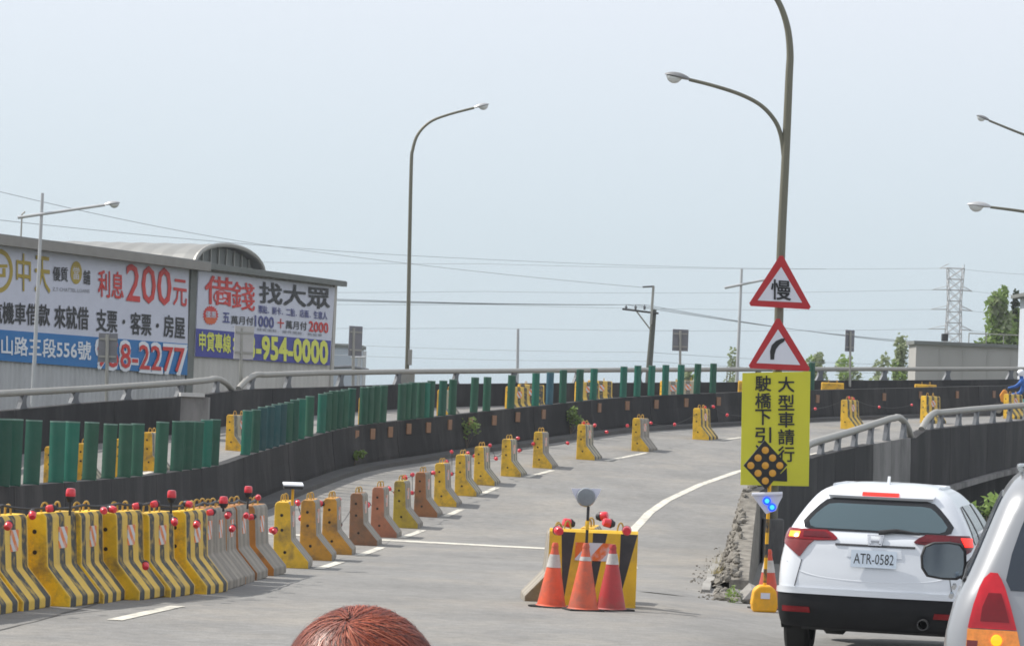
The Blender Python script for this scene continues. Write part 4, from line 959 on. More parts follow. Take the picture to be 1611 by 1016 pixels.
# ------------------------------------------------------------------ cars
def pch(tab, x):
    """smooth interpolation of a table of (x, v1, v2, ...)"""
    n = len(tab)
    if x <= tab[0][0]: return tab[0][1:]
    if x >= tab[-1][0]: return tab[-1][1:]
    i = 0
    while tab[i + 1][0] < x: i += 1
    h = tab[i+1][0] - tab[i][0]; t = (x - tab[i][0])/h; out = []
    for k in range(1, len(tab[0])):
        def sl(j): return (tab[j+1][k] - tab[j][k])/(tab[j+1][0] - tab[j][0])
        def m(j):
            if j == 0: return sl(0)
            if j == n - 1: return sl(n - 2)
            a, b = sl(j - 1), sl(j); return 0 if a*b <= 0 else 2*a*b/(a + b)
        out.append((2*t**3 - 3*t*t + 1)*tab[i][k] + (t**3 - 2*t*t + t)*h*m(i) + (-2*t**3 + 3*t*t)*tab[i+1][k] + (t**3 - t*t)*h*m(i+1))
    return out
U1, U2, U3, U4 = .28, .46, .78, .90
class Car:
    """body as stacked outlines: table of (z, half width, rear y, front y); local x right, y forward"""
    def __init__(s, tab, rc=.22, fc=.35, bow=.06, taper=.05): s.t = tab; s.rc, s.fc, s.bow, s.taper = rc, fc, bow, taper
    def pt(s, u, z):
        w_, yr, yf = pch(s.t, z); sg = 1 if u >= 0 else -1; u = abs(u); rc, fc = min(s.rc, w_*.8), min(s.fc, w_*.8)
        yb = yr + s.bow*((w_ - rc)/w_)**2; y0, y1 = yb + rc*1.25, yf - fc*.6 - .1
        if u <= U1: x = (w_ - rc)*u/U1; y = yr + s.bow*(x/w_)**2
        elif u <= U2: a = (u - U1)/(U2 - U1)*math.pi/2; x = w_ - rc + rc*math.sin(a); y = yb + rc*1.25*(1 - math.cos(a))
        elif u <= U3: f = (u - U2)/(U3 - U2); x = w_; y = y0 + (y1 - y0)*f
        elif u <= U4: a = (u - U3)/(U4 - U3)*math.pi/2; x = w_ - fc + fc*math.cos(a); y = y1 + (fc*.6)*math.sin(a)
        else: f = (u - U4)/(1 - U4); x = (w_ - fc)*(1 - f); y = y1 + fc*.6 + .1*(1 - (1 - f)**2)
        mid = (yr + yf)/2; x *= 1 - s.taper*((y - 1.8)/2.3)**2 if y > 1.8 else 1
        return Vector((sg*x, y, z))
    def ux(s, x, z):
        w_ = pch(s.t, z)[0]; rc = min(s.rc, w_*.8); a = abs(x); sg = 1 if x >= 0 else -1
        if a <= w_ - rc: return sg*U1*a/(w_ - rc)
        return sg*(U1 + (U2 - U1)*math.asin(min(1, (a - w_ + rc)/rc))/(math.pi/2))
    def uy(s, y, z):
        lo, hi = U1, 1
        for _ in range(30):
            m = (lo + hi)/2
            if s.pt(m, z).y < y: lo = m
            else: hi = m
        return lo
    def nrm(s, u, z):
        e = .004; a = s.pt(u + e, z) - s.pt(u - e, z); b = s.pt(u, z + .01) - s.pt(u, z - .01); n = a.cross(b)
        return n.normalized() if n.length > 1e-9 else Vector((0, -1, 0))
    def body(s, zs, nu=26):
        us = [i/nu for i in range(nu + 1)]; ring = us + [-u for u in us[::-1]][1:-1]
        mb = MB(); rows = [[s.pt(u, z) for u in ring] for z in zs]; mb.grid([r + [r[0]] for r in rows])
        mb.add(rows[0], [tuple(range(len(ring)))]); mb.add(rows[-1], [tuple(range(len(ring)))[::-1]]); return mb
    def patch(s, rows, lift, nu=10, sub=3, use='u', thick=.02):
        """a plate lying on the body: rows of (z, a, b); a, b are outline parameters or x or y"""
        R = []
        for (z0, a0, b0), (z1, a1, b1) in zip(rows[:-1], rows[1:]):
            for k in range(sub): t = k/sub; R.append((z0 + (z1 - z0)*t, a0 + (a1 - a0)*t, b0 + (b1 - b0)*t))
        R.append(rows[-1]); top = []; bot = []
        for z, a, b in R:
            if use == 'x': a, b = s.ux(a, z), s.ux(b, z)
            elif use == 'y': a, b = s.uy(a, z), s.uy(b, z)
            elif use == '-y': a, b = -s.uy(a, z), -s.uy(b, z)
            r0, r1 = [], []
            for j in range(nu + 1):
                u = a + (b - a)*j/nu; p = s.pt(u, z); n = s.nrm(u, z)
                if (u < 0): pass
                r0.append(p + n*lift); r1.append(p + n*(lift - thick))
            top.append(r0); bot.append(r1)
        mb = MB().grid(top); n, m = len(top), nu + 1
        edge = [top[0][j] for j in range(m)] + [top[i][m-1] for i in range(1, n)] + [top[n-1][j] for j in range(m - 2, -1, -1)] + [top[i][0] for i in range(n - 2, 0, -1)]
        eb = [bot[0][j] for j in range(m)] + [bot[i][m-1] for i in range(1, n)] + [bot[n-1][j] for j in range(m - 2, -1, -1)] + [bot[i][0] for i in range(n - 2, 0, -1)]
        k = len(edge); mb.add(edge + eb, [(i, (i+1) % k, (i+1) % k + k, i + k) for i in range(k)]); return mb
def wheel(root, x, y, r, wd, side):
    t = MB().lathe([(r*.62, -wd/2), (r*.9, -wd/2), (r, -wd/2 + .03), (r, wd/2 - .03), (r*.9, wd/2), (r*.62, wd/2), (r*.62, -wd/2)], (x, y, r), 28, Matrix.Rotation(math.pi/2, 3, 'Y'), cap=False).build('tyre', M['rubber'], root, smooth=True, angle=40, world=False)
    h = MB().lathe([(.001, side*wd*.3), (r*.3, side*wd*.36), (r*.6, side*wd*.40), (r*.63, side*wd*.2), (r*.63, -side*wd*.3)], (x, y, r), 20, Matrix.Rotation(math.pi/2, 3, 'Y'), cap=False).build('rim', M['galv'], root, smooth=True, angle=30, world=False)
    return t
M['white_paint'] = pm('white_car_paint', (.66, .69, .73), .28, var=.015, scale=2, coat=.7)
M['silver_paint'] = pm('silver_car_paint', (.31, .32, .335), .3, .45, var=.02, scale=2, coat=.7)
M['car_glass'] = pm('car_glass', (.035, .075, .09), .07, var=.05, spec=1.0, coat=.8)
M['black_gloss'] = pm('black_window_edge', (.012, .013, .015), .1, var=.05, spec=.5)
M['van_glass'] = pm('dark_car_glass', (.016, .026, .040), .08, var=.05, spec=.7)
M['red_bright'] = pm('tail_lamp_bright', lin(196, 14, 34)[:3], .15, var=.15, scale=10, coat=.4, spec=.4)
M['side_glass'] = pm('side_glass', (.05, .045, .035), .08, var=.3, scale=2, spec=.6)
M['clad'] = pm('black_cladding', (.012, .0125, .014), .7, var=.15, scale=6, spec=.25)
M['red_lamp'] = pm('tail_lamp_red', lin(122, 4, 18)[:3], .15, var=.2, scale=12, coat=.25, spec=.35)
M['red_dark'] = pm('tail_lamp_dark', lin(86, 8, 20)[:3], .15, var=.25, scale=12, coat=.25, spec=.35)
M['clear_lamp'] = pm('tail_lamp_clear', lin(122, 48, 48)[:3], .15, var=.25, scale=14, coat=.25, spec=.35)
M['lit_red'] = pm('lit_brake_lamp', (.5, .02, .02), .2, emit=lin(255, 40, 20), estr=1.5)
M['lit_amber'] = pm('lit_amber_lamp', (.6, .2, .02), .2, emit=lin(255, 150, 20), estr=2.0)
M['amber_glass'] = pm('amber_glass', lin(226, 140, 50)[:3], .15, var=.3, scale=25, coat=.6, emit=lin(255, 120, 10), estr=.15)
M['chrome'] = pm('chrome', (.65, .66, .68), .15, .9, var=.03)
M['num_plate'] = fm('number_plate', (200, 212, 224), .45)
M['gap'] = pm('panel_gap', (.05, .05, .055), .8)
# ---- white crossover
ws = Car([(.26, .80, .16, 4.10), (.36, .855, .04, 4.24), (.50, .875, .0, 4.30), (.62, .882, .015, 4.32), (.72, .886, .025, 4.30), (.80, .886, .045, 4.28), (.88, .884, .068, 4.24), (.97, .872, .096, 4.12), (1.05, .858, .118, 3.75), (1.12, .842, .150, 3.35),
          (1.18, .822, .205, 3.10), (1.26, .782, .26, 2.95), (1.36, .722, .33, 2.75), (1.46, .652, .41, 2.5), (1.53, .59, .50, 2.3), (1.575, .52, .66, 2.15), (1.60, .44, .88, 2.0), (1.615, .32, 1.1, 1.85), (1.62, .2, 1.25, 1.75)], rc=.20, bow=.07)
cyaw = rad(-14); d3 = 25.6; pc = at(1369, 1000, d3)
suv = thing('white_car', 'white crossover car with dark lower bumper and lit brake lamps, seen from behind', 'car', (pc.x, d3, gz(pc.x, d3)), cyaw)
B = dict(world=False, parent=suv)
ws.body([.32, .34, .36, .42, .5, .56, .62, .68, .75, .82, .88, .925, .97, 1.01, 1.05, 1.085, 1.12, 1.15, 1.18, 1.22, 1.26, 1.31, 1.36, 1.41, 1.46, 1.50, 1.53, 1.555, 1.575, 1.59, 1.60, 1.61, 1.615, 1.62], 30).build('body', M['white_paint'], smooth=True, angle=75, **B)
ws.patch([(.325, -.70, .70), (.40, -.70, .70), (.50, -.70, .70), (.61, -.70, .70), (.64, -.62, .62)], .012, 60, 3).build('bumper', M['clad'], smooth=True, angle=60, **B)
ws.patch([(.615, -.44, .44), (.645, -.44, .44), (.67, -.40, .40)], .022, 40, 2).build('bumper_lip', M['white_paint'], smooth=True, angle=60, **B)
g_ = ws.patch([(1.188, -.60, .60), (1.21, -.665, .665), (1.26, -.68, .68), (1.33, -.625, .625), (1.41, -.55, .55), (1.46, -.49, .49), (1.478, -.42, .42)], .008, 22, 4, 'x')  .build('rear_window', M['black_gloss'], smooth=True, angle=60, **B)
ws.patch([(1.203, -.56, .56), (1.22, -.61, .61), (1.26, -.625, .625), (1.33, -.57, .57), (1.39, -.505, .505), (1.42, -.46, .46), (1.43, -.38, .38)], .011, 22, 4, 'x').build('pane', M['car_glass'], g_, smooth=True, angle=60, world=False)
cr_ = [ws.pt(ws.ux(x, z), z) + Vector((0, .0065, 0)) for x, z in ((-.80, .90), (-.68, .82), (-.5, .775), (-.25, .755), (0, .75), (.25, .755), (.5, .775), (.68, .82), (.80, .90))]
MB().tube(smooth_path(cr_, 5), .009, 8).build('crease', M['white_paint'], smooth=True, **B)
sp_ = ws.patch([(1.478, -.47, .47), (1.50, -.49, .49), (1.53, -.46, .46)], .040, 20, 2, 'x', .05).build('spoiler', M['white_paint'], smooth=True, angle=50, **B)
ws.patch([(1.484, -.165, .165), (1.507, -.165, .165)], .050, 8, 1, 'x').build('brake_light', M['lit_red'], **B)
wp = MB().tube([ws.pt(ws.ux(.02, 1.19), 1.19) + Vector((0, -.03, 0)), ws.pt(ws.ux(.18, 1.215), 1.215) + Vector((0, -.035, 0)), ws.pt(ws.ux(.40, 1.195), 1.195) + Vector((0, -.03, 0))], [.022, .018, .008], 8).build('wiper', M['black'], smooth=True, **B)
for s_ in (-1, 1):
    f = lambda rows: [(z, s_*a, s_*b) for z, a, b in rows]
    lt = ws.patch(f([(1.095, .52, .848), (1.105, .36, .845), (1.12, .345, .84), (1.155, .39, .828), (1.185, .45, .805)]), .016, 14, 3, 'x').build('tail_light', M['red_lamp'] if s_ < 0 else M['red_dark'], smooth=True, angle=60, **B)
    ws.patch(f([(1.118, .40, .66), (1.145, .43, .66), (1.165, .47, .66)]), .020, 8, 2, 'x').build('inner_lens', M['red_dark'], lt, smooth=True, world=False)
    ws.patch(f([(.945, .678, .69), (1.0, .64, .76), (1.05, .605, .835), (1.092, .56, .85)]), .014, 10, 4, 'x').build('lower_lens', M['clear_lamp'] if s_ < 0 else M['red_dark'], lt, smooth=True, angle=60, world=False)
    if s_ < 0: ws.patch(f([(1.11, .70, .79), (1.155, .69, .785)]), .022, 6, 2, 'x').build('lit_bulb', M['lit_amber'], lt, smooth=True, world=False)
    else: ws.patch(f([(1.09, .785, .84), (1.16, .745, .825)]), .022, 6, 2, 'x').build('lit_bulb', M['lit_red'], lt, smooth=True, world=False)
    ws.patch(f([(.455, .55, .80), (.50, .56, .80)]), .026, 8, 1, 'x').build('reflector', M['red_lamp'], smooth=True, **B)
    ws.patch(f([(.68, .705, .712), (.92, .655, .662)]), .004, 1, 5, 'x', .01).build('panel_gap', M['gap'], **B)
    for x_, y_ in ((s_*.765, .93), (s_*.765, 3.5)):
        wheel(suv, x_, y_, .335, .225, s_)
        arch = [(y_ + .40*math.cos(a), .335 + .40*math.sin(a)) for a in [math.pi*i/14 for i in range(15)]] + [(y_ - .33, .26), (y_ + .33, .26)]
        MB().prism(arch, 'X', s_*.80, s_*.893).build('wheel_arch', M['clad'], **B)
    U = 'y' if s_ > 0 else '-y'
    ws.patch([(1.10, .70, 2.75), (1.14, .62, 2.85), (1.24, .72, 2.72), (1.36, .86, 2.5), (1.43, 1.0, 2.32)], .008, 20, 3, U).build('side_window', M['side_glass'], smooth=True, angle=60, **B)
    for yy in (1.12, 1.98): ws.patch([(1.10, yy, yy + .09), (1.43, yy - .05, yy + .02)], .012, 2, 5, U).build('pillar_trim', M['black'], **B)
    MB().tube([ws.pt(s_*ws.uy(y, 1.575), 1.575) + Vector((-s_*.03, 0, .012)) for y in (.95, 1.1, 1.4, 1.8, 2.05)], .018, 8).build('roof_rail', M['white_paint'], smooth=True, **B)
    mp_ = ws.pt(s_*ws.uy(3.0, 1.1), 1.1) + Vector((s_*.10, .0, .06)); MB().lathe([(.001, -.09), (.09, -.06), (.11, 0), (.09, .06), (.001, .09)], tuple(mp_), 12).build('wing_mirror', M['white_paint'], smooth=True, **B)
    for yd in (1.35, 2.35): MB().tube([ws.pt(s_*ws.uy(yd, .98), .98) + Vector((s_*.02, 0, 0)), ws.pt(s_*ws.uy(yd + .2, .98), .98) + Vector((s_*.02, 0, 0))], .014, 6).build('door_handle', M['white_paint'], **B)
ws.patch([(1.062, -.36, .36), (1.078, -.36, .36)], .010, 20, 1, 'x').build('garnish_line', M['gap'], **B)
ws.patch([(.965, -.25, .25), (1.055, -.235, .235)], .006, 14, 2, 'x').build('plate_recess', M['white_paint'], smooth=True, **B)
pz, py_ = .96, ws.pt(0, .96).y
npl = MB().box((0, 0, 0), (.41, .012, .155)).build('number_plate', M['num_plate'], **B); npl.location = (.0, ws.pt(0, .96).y - .035, .955); npl.rotation_euler = (rad(-12), 0, 0)
vs, fs = text_mesh('ATR-0582', .015); x0, x1 = min(v.x for v in vs), max(v.x for v in vs); y0, y1 = min(v.y for v in vs), max(v.y for v in vs)
MB().add([((v.x - x0)/(x1 - x0)*.36 - .18, -.0085, (v.y - y0)/(y1 - y0)*.095 - .047) for v in vs], fs).build('plate_lettering', M['s_black'], npl, fix=False, world=False)
eb = ws.pt(0, 1.115)
em = MB()
for s_ in (-1, 1): em.prism([(s_*.052, -.036), (s_*.034, -.036), (s_*.044, .036), (s_*.062, .036)], 'Y', -.014, .0)
em.prism([(-.04, -.007), (.04, -.007), (.04, .007), (-.04, .007)], 'Y', -.013, 0)
for a, b, c, d_ in ((-.075, .052, .075, .044), (-.06, -.052, .06, -.044)): em.prism([(a, b), (c, b), (c, d_), (a, d_)], 'Y', -.013, 0)
for s_ in (-1, 1): em.prism([(s_*.075, .052), (s_*.067, .05), (s_*.053, -.05), (s_*.06, -.052)], 'Y', -.0135, 0)
emo = em.build('emblem', M['chrome'], **B); emo.location = (.0, eb.y - .008, 1.12); emo.rotation_euler = (rad(-24), 0, 0)
MB().prism([(.0, 0), (.12, 0), (.10, .075), (.07, .08)], 'X', -.012, .012).build('shark_fin', M['white_paint'], **B).location = (.0, 1.0, 1.605)
MB().lathe([(.05, 0), (.05, .14), (.04, .14), (.04, 0)], (.47, .06, .40), 14, RX, cap=False).build('tail_pipe', M['dark_metal'], smooth=True, **B)
MB().box((0, 2.1, .31), (1.36, 3.4, .08)).build('underbody', M['black'], **B)
# ---- silver car at the right edge
vs_ = Car([(.24, .80, .12, 4.25), (.38, .85, .02, 4.36), (.55, .865, .0, 4.40), (.70, .865, .02, 4.38), (.85, .84, .045, 4.3), (.98, .795, .075, 4.1), (1.06, .755, .10, 3.7), (1.12, .725, .12, 3.35), (1.25, .67, .17, 3.1), (1.40, .61, .24, 2.9),
           (1.55, .545, .32, 2.7), (1.64, .49, .42, 2.55), (1.70, .43, .58, 2.4), (1.73, .35, .8, 2.25), (1.745, .25, 1.0, 2.1)], rc=.17, bow=.05)
d4 = 17.2; vyaw = rad(-9.8); pv = at(1712, 1010, d4)
VS = 1.055
van = thing('silver_car', 'silver people carrier cut off at the right edge with tall red tail light', 'car', (pv.x, d4, gz(pv.x, d4)), vyaw)
van.scale = (1, 1, VS); B = dict(world=False, parent=van)
vs_.body([.24, .31, .38, .46, .55, .62, .70, .78, .85, .92, .98, 1.02, 1.06, 1.09, 1.12, 1.18, 1.25, 1.32, 1.40, 1.48, 1.55, 1.60, 1.64, 1.67, 1.70, 1.715, 1.73, 1.74, 1.745], 30).build('body', M['silver_paint'], smooth=True, angle=75, **B)
vs_.patch([(1.045, -.47, .47), (1.10, -.50, .50), (1.25, -.47, .47), (1.40, -.42, .42), (1.52, -.37, .37), (1.56, -.31, .31)], .008, 22, 4, 'x').build('rear_window', M['van_glass'], smooth=True, angle=60, **B)
for s_ in (-1, 1):
    f = lambda rows: [(z, s_*a, s_*b) for z, a, b in rows]
    lt = vs_.patch(f([(.82, .425, .715), (.87, .44, .705), (.95, .465, .685), (1.05, .50, .65), (1.10, .525, .625), (1.135, .55, .59)]), .022, 12, 4, 'x', .03).build('tail_light', M['red_bright'], smooth=True, angle=60, **B)
    vs_.patch(f([(.86, .47, .645), (.94, .495, .635), (1.02, .525, .60)]), .026, 10, 3, 'x').build('inner_lens', M['red_lamp'], lt, smooth=True, angle=60, world=False)
    vs_.patch(f([(.66, .385, .725), (.815, .422, .717)]), .022, 10, 3, 'x', .03).build('indicator', M['amber_glass'], lt, smooth=True, angle=60, world=False)
    q = vs_.pt(vs_.ux(s_*.545, .76), .76); MB().lathe([(.035, 0), (.03, .012), (.001, .018)], (q.x, q.y - .024, q.z), 14, RX).build('lit_bulb', M['lit_amber'], lt, smooth=True, world=False)
    vs_.patch(f([(.67, .66, .72), (.75, .655, .718)]), .026, 4, 2, 'x').build('clear_lens', M['clear_lamp'], lt, smooth=True, world=False)
    U = 'y' if s_ > 0 else '-y'
    vs_.patch([(1.10, .42, 3.0), (1.18, .46, 2.95), (1.35, .55, 2.8), (1.50, .64, 2.6), (1.57, .75, 2.45)], .008, 24, 3, U).build('side_window', M['van_glass'], smooth=True, angle=60, **B)
    vs_.patch([(1.065, .40, 3.1), (1.085, .40, 3.1)], .016, 24, 1, U).build('window_trim', M['black'], smooth=True, **B)
    for yy in (1.0, 1.95): vs_.patch([(1.10, yy, yy + .09), (1.57, yy - .03, yy + .05)], .014, 2, 5, U).build('pillar_trim', M['silver_paint'], **B)
    MB().tube([vs_.pt(s_*vs_.uy(y, 1.69), 1.69) + Vector((-s_*.01, 0, .05)) for y in (.75, .9, 1.3, 1.8, 2.3)], .018, 8).build('roof_rail', M['chrome'], smooth=True, **B)
    for yd in (1.25, 2.25): MB().tube([vs_.pt(s_*vs_.uy(yd, .93), .93) + Vector((s_*.03, 0, 0)), vs_.pt(s_*vs_.uy(yd + .22, .93), .93) + Vector((s_*.03, 0, 0))], .018, 6).build('door_handle', M['chrome'], **B)
    for y_ in (.85, 3.45):
        wheel(van, s_*.75, y_, .31, .2, s_)
        arch = [(y_ + .37*math.cos(a), .31 + .37*math.sin(a)) for a in [math.pi*i/14 for i in range(15)]] + [(y_ - .32, .24), (y_ + .32, .24)]
        MB().prism(arch, 'X', s_*.78, s_*.872).build('wheel_arch', M['black'], **B)
    # door mirror: a black shell with its glass towards the rear
    ym = 2.62; bs = vs_.pt(s_*vs_.uy(ym, 1.10), 1.10); c = Vector((s_*(abs(bs.x) + .20), ym, 1.085))
    sh = [(.155, -.10), (.165, -.03), (.16, .07), (.125, .115), (.04, .125), (-.07, .118), (-.135, .09), (-.158, .02), (-.15, -.06), (-.11, -.115), (.0, -.13), (.10, -.128)]
    mb = MB(); n = len(sh); rows = [[c + Vector((-s_*x*k, y, z*k)) for x, z in sh] for y, k in ((0, .94), (.012, 1.0), (.06, .97), (.11, .8), (.14, .45))]
    mb.grid([r + [r[0]] for r in rows]); mb.add(rows[-1], [tuple(range(n))]); mb.add(rows[0], [tuple(range(n))[::-1]])
    mir = mb.build('door_mirror', M['black'], smooth=True, angle=50, **B)
    MB().prism([(-s_*x*.88, z*.88) for x, z in sh], 'Y', -.008, -.003, None, tuple(c)).build('mirror_glass', M['mirror'] if 'mirror' in M else M.setdefault('mirror', pm('mirror_glass', (.26, .32, .38), .05, .9, var=.05)), mir, world=False)
    MB().tube([c + Vector((-s_*.12, .04, -.11)), Vector((bs.x - s_*.02, ym + .05, 1.06))], [.05, .055], 10).build('mirror_arm', M['black'], mir, smooth=True, world=False)
vs_.patch([(.40, -.45, .45), (.44, -.45, .45)], .012, 30, 1).build('bumper_strip', M['clad'], smooth=True, **B)
vs_.patch([(.90, -.25, .25), (1.02, -.25, .25)], .012, 10, 2, 'x').build('hatch_trim', M['chrome'], smooth=True, **B)
MB().box((0, 2.1, .22), (1.5, 3.6, .1)).build('underbody', M['black'], **B)

# ------------------------------------------------------------------ person in front of the camera (only the hair shows in the frame)
def skin(name, joints, bones, mat, parent, loc_off=(0, 0, 0), sub=2, root=0):
    me = bpy.data.meshes.new(name); me.from_pydata([j[0] for j in joints], bones, []); o = bpy.data.objects.new(name, me); COL.objects.link(o); me.materials.append(mat)
    o.parent = parent; o.location = loc_off
    m = o.modifiers.new('skin', 'SKIN'); sv_ = me.skin_vertices[0].data
    for i, j in enumerate(joints): sv_[i].radius = j[1] if isinstance(j[1], tuple) else (j[1], j[1])
    sv_[root].use_root = True
    m.use_smooth_shade = True; s2 = o.modifiers.new('sub', 'SUBSURF'); s2.levels = sub; s2.render_levels = sub
    return o
M['cloth'] = pm('dark_shirt', (.05, .06, .09), .85, var=.15, scale=8); M['skin'] = pm('skin', (.45, .27, .18), .5, var=.08, scale=8); M['trousers'] = pm('trousers', (.04, .045, .06), .85, var=.15, scale=8)
hp = at(571, 957, 3.75); HZ = hp.z
per = thing('person', 'person with short reddish brown hair seen from behind at the bottom edge', 'person', (hp.x, 3.75, 0))
k = HZ/1.72
J = [((0, 0, .93), (.15, .11)), ((0, 0, 1.12), (.14, .10)), ((0, .0, 1.34), (.17, .11)), ((0, .01, 1.45), (.075, .07)), ((0, .02, 1.52), (.055, .055)), ((0, .03, 1.60), (.075, .09)), ((0, .03, 1.655), (.07, .085)),
     ((.17, 0, 1.40), (.06, .06)), ((.22, 0, 1.14), (.045, .045)), ((.24, .06, .90), (.032, .032)), ((.24, .09, .80), (.035, .022)), ((-.17, 0, 1.40), (.06, .06)), ((-.22, 0, 1.14), (.045, .045)), ((-.24, .06, .90), (.032, .032)), ((-.24, .09, .80), (.035, .022)),
     ((.09, 0, .86), (.095, .10)), ((.10, .02, .48), (.06, .065)), ((.10, -.01, .09), (.042, .045)), ((.10, .12, .03), (.045, .03)), ((-.09, 0, .86), (.095, .10)), ((-.10, .02, .48), (.06, .065)), ((-.10, -.01, .09), (.042, .045)), ((-.10, .12, .03), (.045, .03))]
J = [((a[0]*k, a[1]*k, a[2]*k), b) for a, b in J]
skin('body', J, [(0, 1), (1, 2), (2, 3), (3, 4), (4, 5), (5, 6), (2, 7), (7, 8), (8, 9), (9, 10), (2, 11), (11, 12), (12, 13), (13, 14), (0, 15), (15, 16), (16, 17), (17, 18), (0, 19), (19, 20), (20, 21), (21, 22)], M['cloth'], per)
hc = Vector((0, .03*k, HZ - .121)); HR = Vector((.109, .116, .120))
def hair_pt(th, ph, s_=1.0): return hc + Vector((HR.x*math.sin(th)*math.cos(ph), HR.y*math.sin(th)*math.sin(ph), HR.z*math.cos(th)))*s_
M['hair'] = [pm('hair_a', (.22, .042, .022), .5, var=.3, scale=30), pm('hair_b', (.37, .082, .036), .48, var=.3, scale=30), pm('hair_c', (.07, .020, .014), .42, var=.3, scale=30), pm('hair_d', (.46, .16, .09), .45, var=.3, scale=30)]
rows = [[hair_pt(math.pi*.78*i/16, 2*math.pi*j/32, .965) for j in range(33)] for i in range(17)]
hb = MB().grid(rows).build('hair', M['hair'][2], per, smooth=True, world=False)
rh = random.Random(9)
whorl = (Vector((-.022, -.055, .112))).normalized()
mb = MB()
for i in range(11000):
    # start somewhere on the scalp and flow away from the whorl
    v = Vector((rh.gauss(0, 1), rh.gauss(0, 1), rh.gauss(0, 1) + .55)).normalized()
    if v.z < -.25: continue
    if i < 2600: v = (whorl + Vector((rh.gauss(0, .4), rh.gauss(0, .35), rh.gauss(0, .3)))).normalized()
    tw = rh.gauss(.35, .2); lift0 = rh.uniform(.985, 1.0); L = rh.uniform(.05, .12); n = 7; clump = math.sin(v.x*23 + v.y*17)*.2
    P = []; lf = rh.uniform(.012, .042) + (.03 if rh.random() < .02 else 0)
    for j in range(n):
        t = j/(n - 1); P.append(hc + Vector((v.x*HR.x, v.y*HR.y, v.z*HR.z))*(lift0 + lf*math.sin(math.pi*min(1, t*.8 + .12))))
        d_ = v - whorl*v.dot(whorl); d_ = d_ - v*d_.dot(v)
        if d_.length < .02: d_ = Vector((rh.gauss(0, 1), rh.gauss(0, 1), 0)); d_ = d_ - v*d_.dot(v)
        d_.normalize(); sd = v.cross(d_); dn = Vector((0, 0, -1)) - v*(-v.z)
        g = (d_ + sd*(tw + clump) + dn*.5*t + Vector((rh.gauss(0, .12), rh.gauss(0, .12), rh.gauss(0, .12)))).normalized(); g = g - v*g.dot(v)
        v = (v + g*(L/(n - 1))/.11).normalized()
    wd = rh.uniform(.0003, .0008); m = rh.choices([0, 1, 2, 3], [.46, .32, .17, .05])[0]; vs = []
    for j in range(n):
        t = (P[min(j+1, n-1)] - P[max(j-1, 0)]).normalized(); a = t.cross((P[j] - hc).normalized()).normalized()*wd*(1 - .75*j/(n - 1)); vs += [P[j] - a, P[j] + a]
    mb.add(vs, [(2*j, 2*j+1, 2*j+3, 2*j+2) for j in range(n - 1)], m)
tag(mb.build('hair_strand', M['hair'], hb, world=False, fix=False, smooth=True), kind='stuff')
# ears and face parts so that the head holds up from the other side
for s_ in (-1, 1): MB().lathe([(.001, -.012), (.022, -.008), (.026, 0), (.02, .01), (.001, .012)], tuple(hc + Vector((s_*.082, .012, -.03))), 12, Matrix.Rotation(math.pi/2, 3, 'Y')).build('ear', M['skin'], per, smooth=True, world=False)
f = MB(); fr = [[hc + Vector((.074*math.sin(a)*math.cos(b), .02 + .098*abs(math.cos(a))**.5*math.cos(b) if False else .098*math.cos(a)*math.cos(b) + .004, -.035 + .105*math.sin(b))) for a in [(-.5 + j/12)*math.pi for j in range(13)]] for b in [(-.5 + i/10)*math.pi for i in range(11)]]
f.grid(fr).build('face', M['skin'], per, smooth=True, world=False)
MB().prism([(0, .02), (.03, -.02), (0, -.025)], 'X', -.012, .012, None, tuple(hc + Vector((0, .098, -.03)))).build('nose', M['skin'], per, world=False)
for s_ in (-1, 1): MB().lathe([(.012, 0), (.009, .006), (.001, .008)], tuple(hc + Vector((s_*.031, .094, -.01))), 10, Matrix.Rotation(-math.pi/2, 3, 'X')).build('eye', M['s_white'], per, world=False)
MB().box(tuple(hc + Vector((0, .095, -.075))), (.045, .006, .010)).build('mouth', M['red_dark'], per, world=False)

# ------------------------------------------------------------------ scooter rider on the far carriageway
ds = 103.0; sp = at(1600, 600, ds); zs_ = prof(ds)
M['turq'] = fm('turquoise_plastic', (120, 190, 200), .35); M['jacket'] = fm('blue_jacket', (36, 92, 168), .7); M['hi_orange'] = fm('orange_panel', (226, 150, 50), .5)
sct = thing('scooter', 'turquoise and orange scooter under a rider at the right edge behind the wall', 'scooter', (sp.x, ds, zs_), rad(75))
B = dict(parent=sct, world=False)
for y_ in (-.62, .62):
    MB().lathe([(.13, -.05), (.24, -.05), (.255, 0), (.24, .05), (.13, .05), (.13, -.05)], (0, y_, .255), 20, Matrix.Rotation(math.pi/2, 3, 'Y'), cap=False).build('tyre', M['rubber'], smooth=True, **B)
    MB().lathe([(.14, -.03), (.03, -.04), (.03, .04), (.14, .03)], (0, y_, .255), 16, Matrix.Rotation(math.pi/2, 3, 'Y')).build('rim', M['galv'], **B)
MB().prism([(-.85, .52), (-.55, .36), (-.2, .25), (.25, .22), (.36, .36), (.46, .85), (.36, .9), (.26, .5), (.15, .34), (-.05, .36), (-.12, .66), (-.8, .72)], 'X', -.15, .15).build('body', M['turq'], bevel=.03, **B)
MB().prism([(.30, .50), (.52, .52), (.60, .78), (.46, 1.0), (.34, .95)], 'X', -.19, .19).build('leg_shield', M['hi_orange'], bevel=.04, **B)
MB().tube([(0, .62, .26), (0, .44, .95)], .03, 8).build('fork', M['dark_metal'], **B); MB().tube([(-.32, .34, 1.02), (0, .42, 1.0), (.32, .34, 1.02)], .02, 8).build('handlebar', M['black'], smooth=True, **B)
MB().box((0, -.42, .75), (.26, .7, .09)).build('seat', M['black'], bevel=.03, **B)
rid = thing('person', 'rider in blue jacket and pale helmet on the scooter at the right edge', 'person', (sp.x, ds, zs_), rad(75))
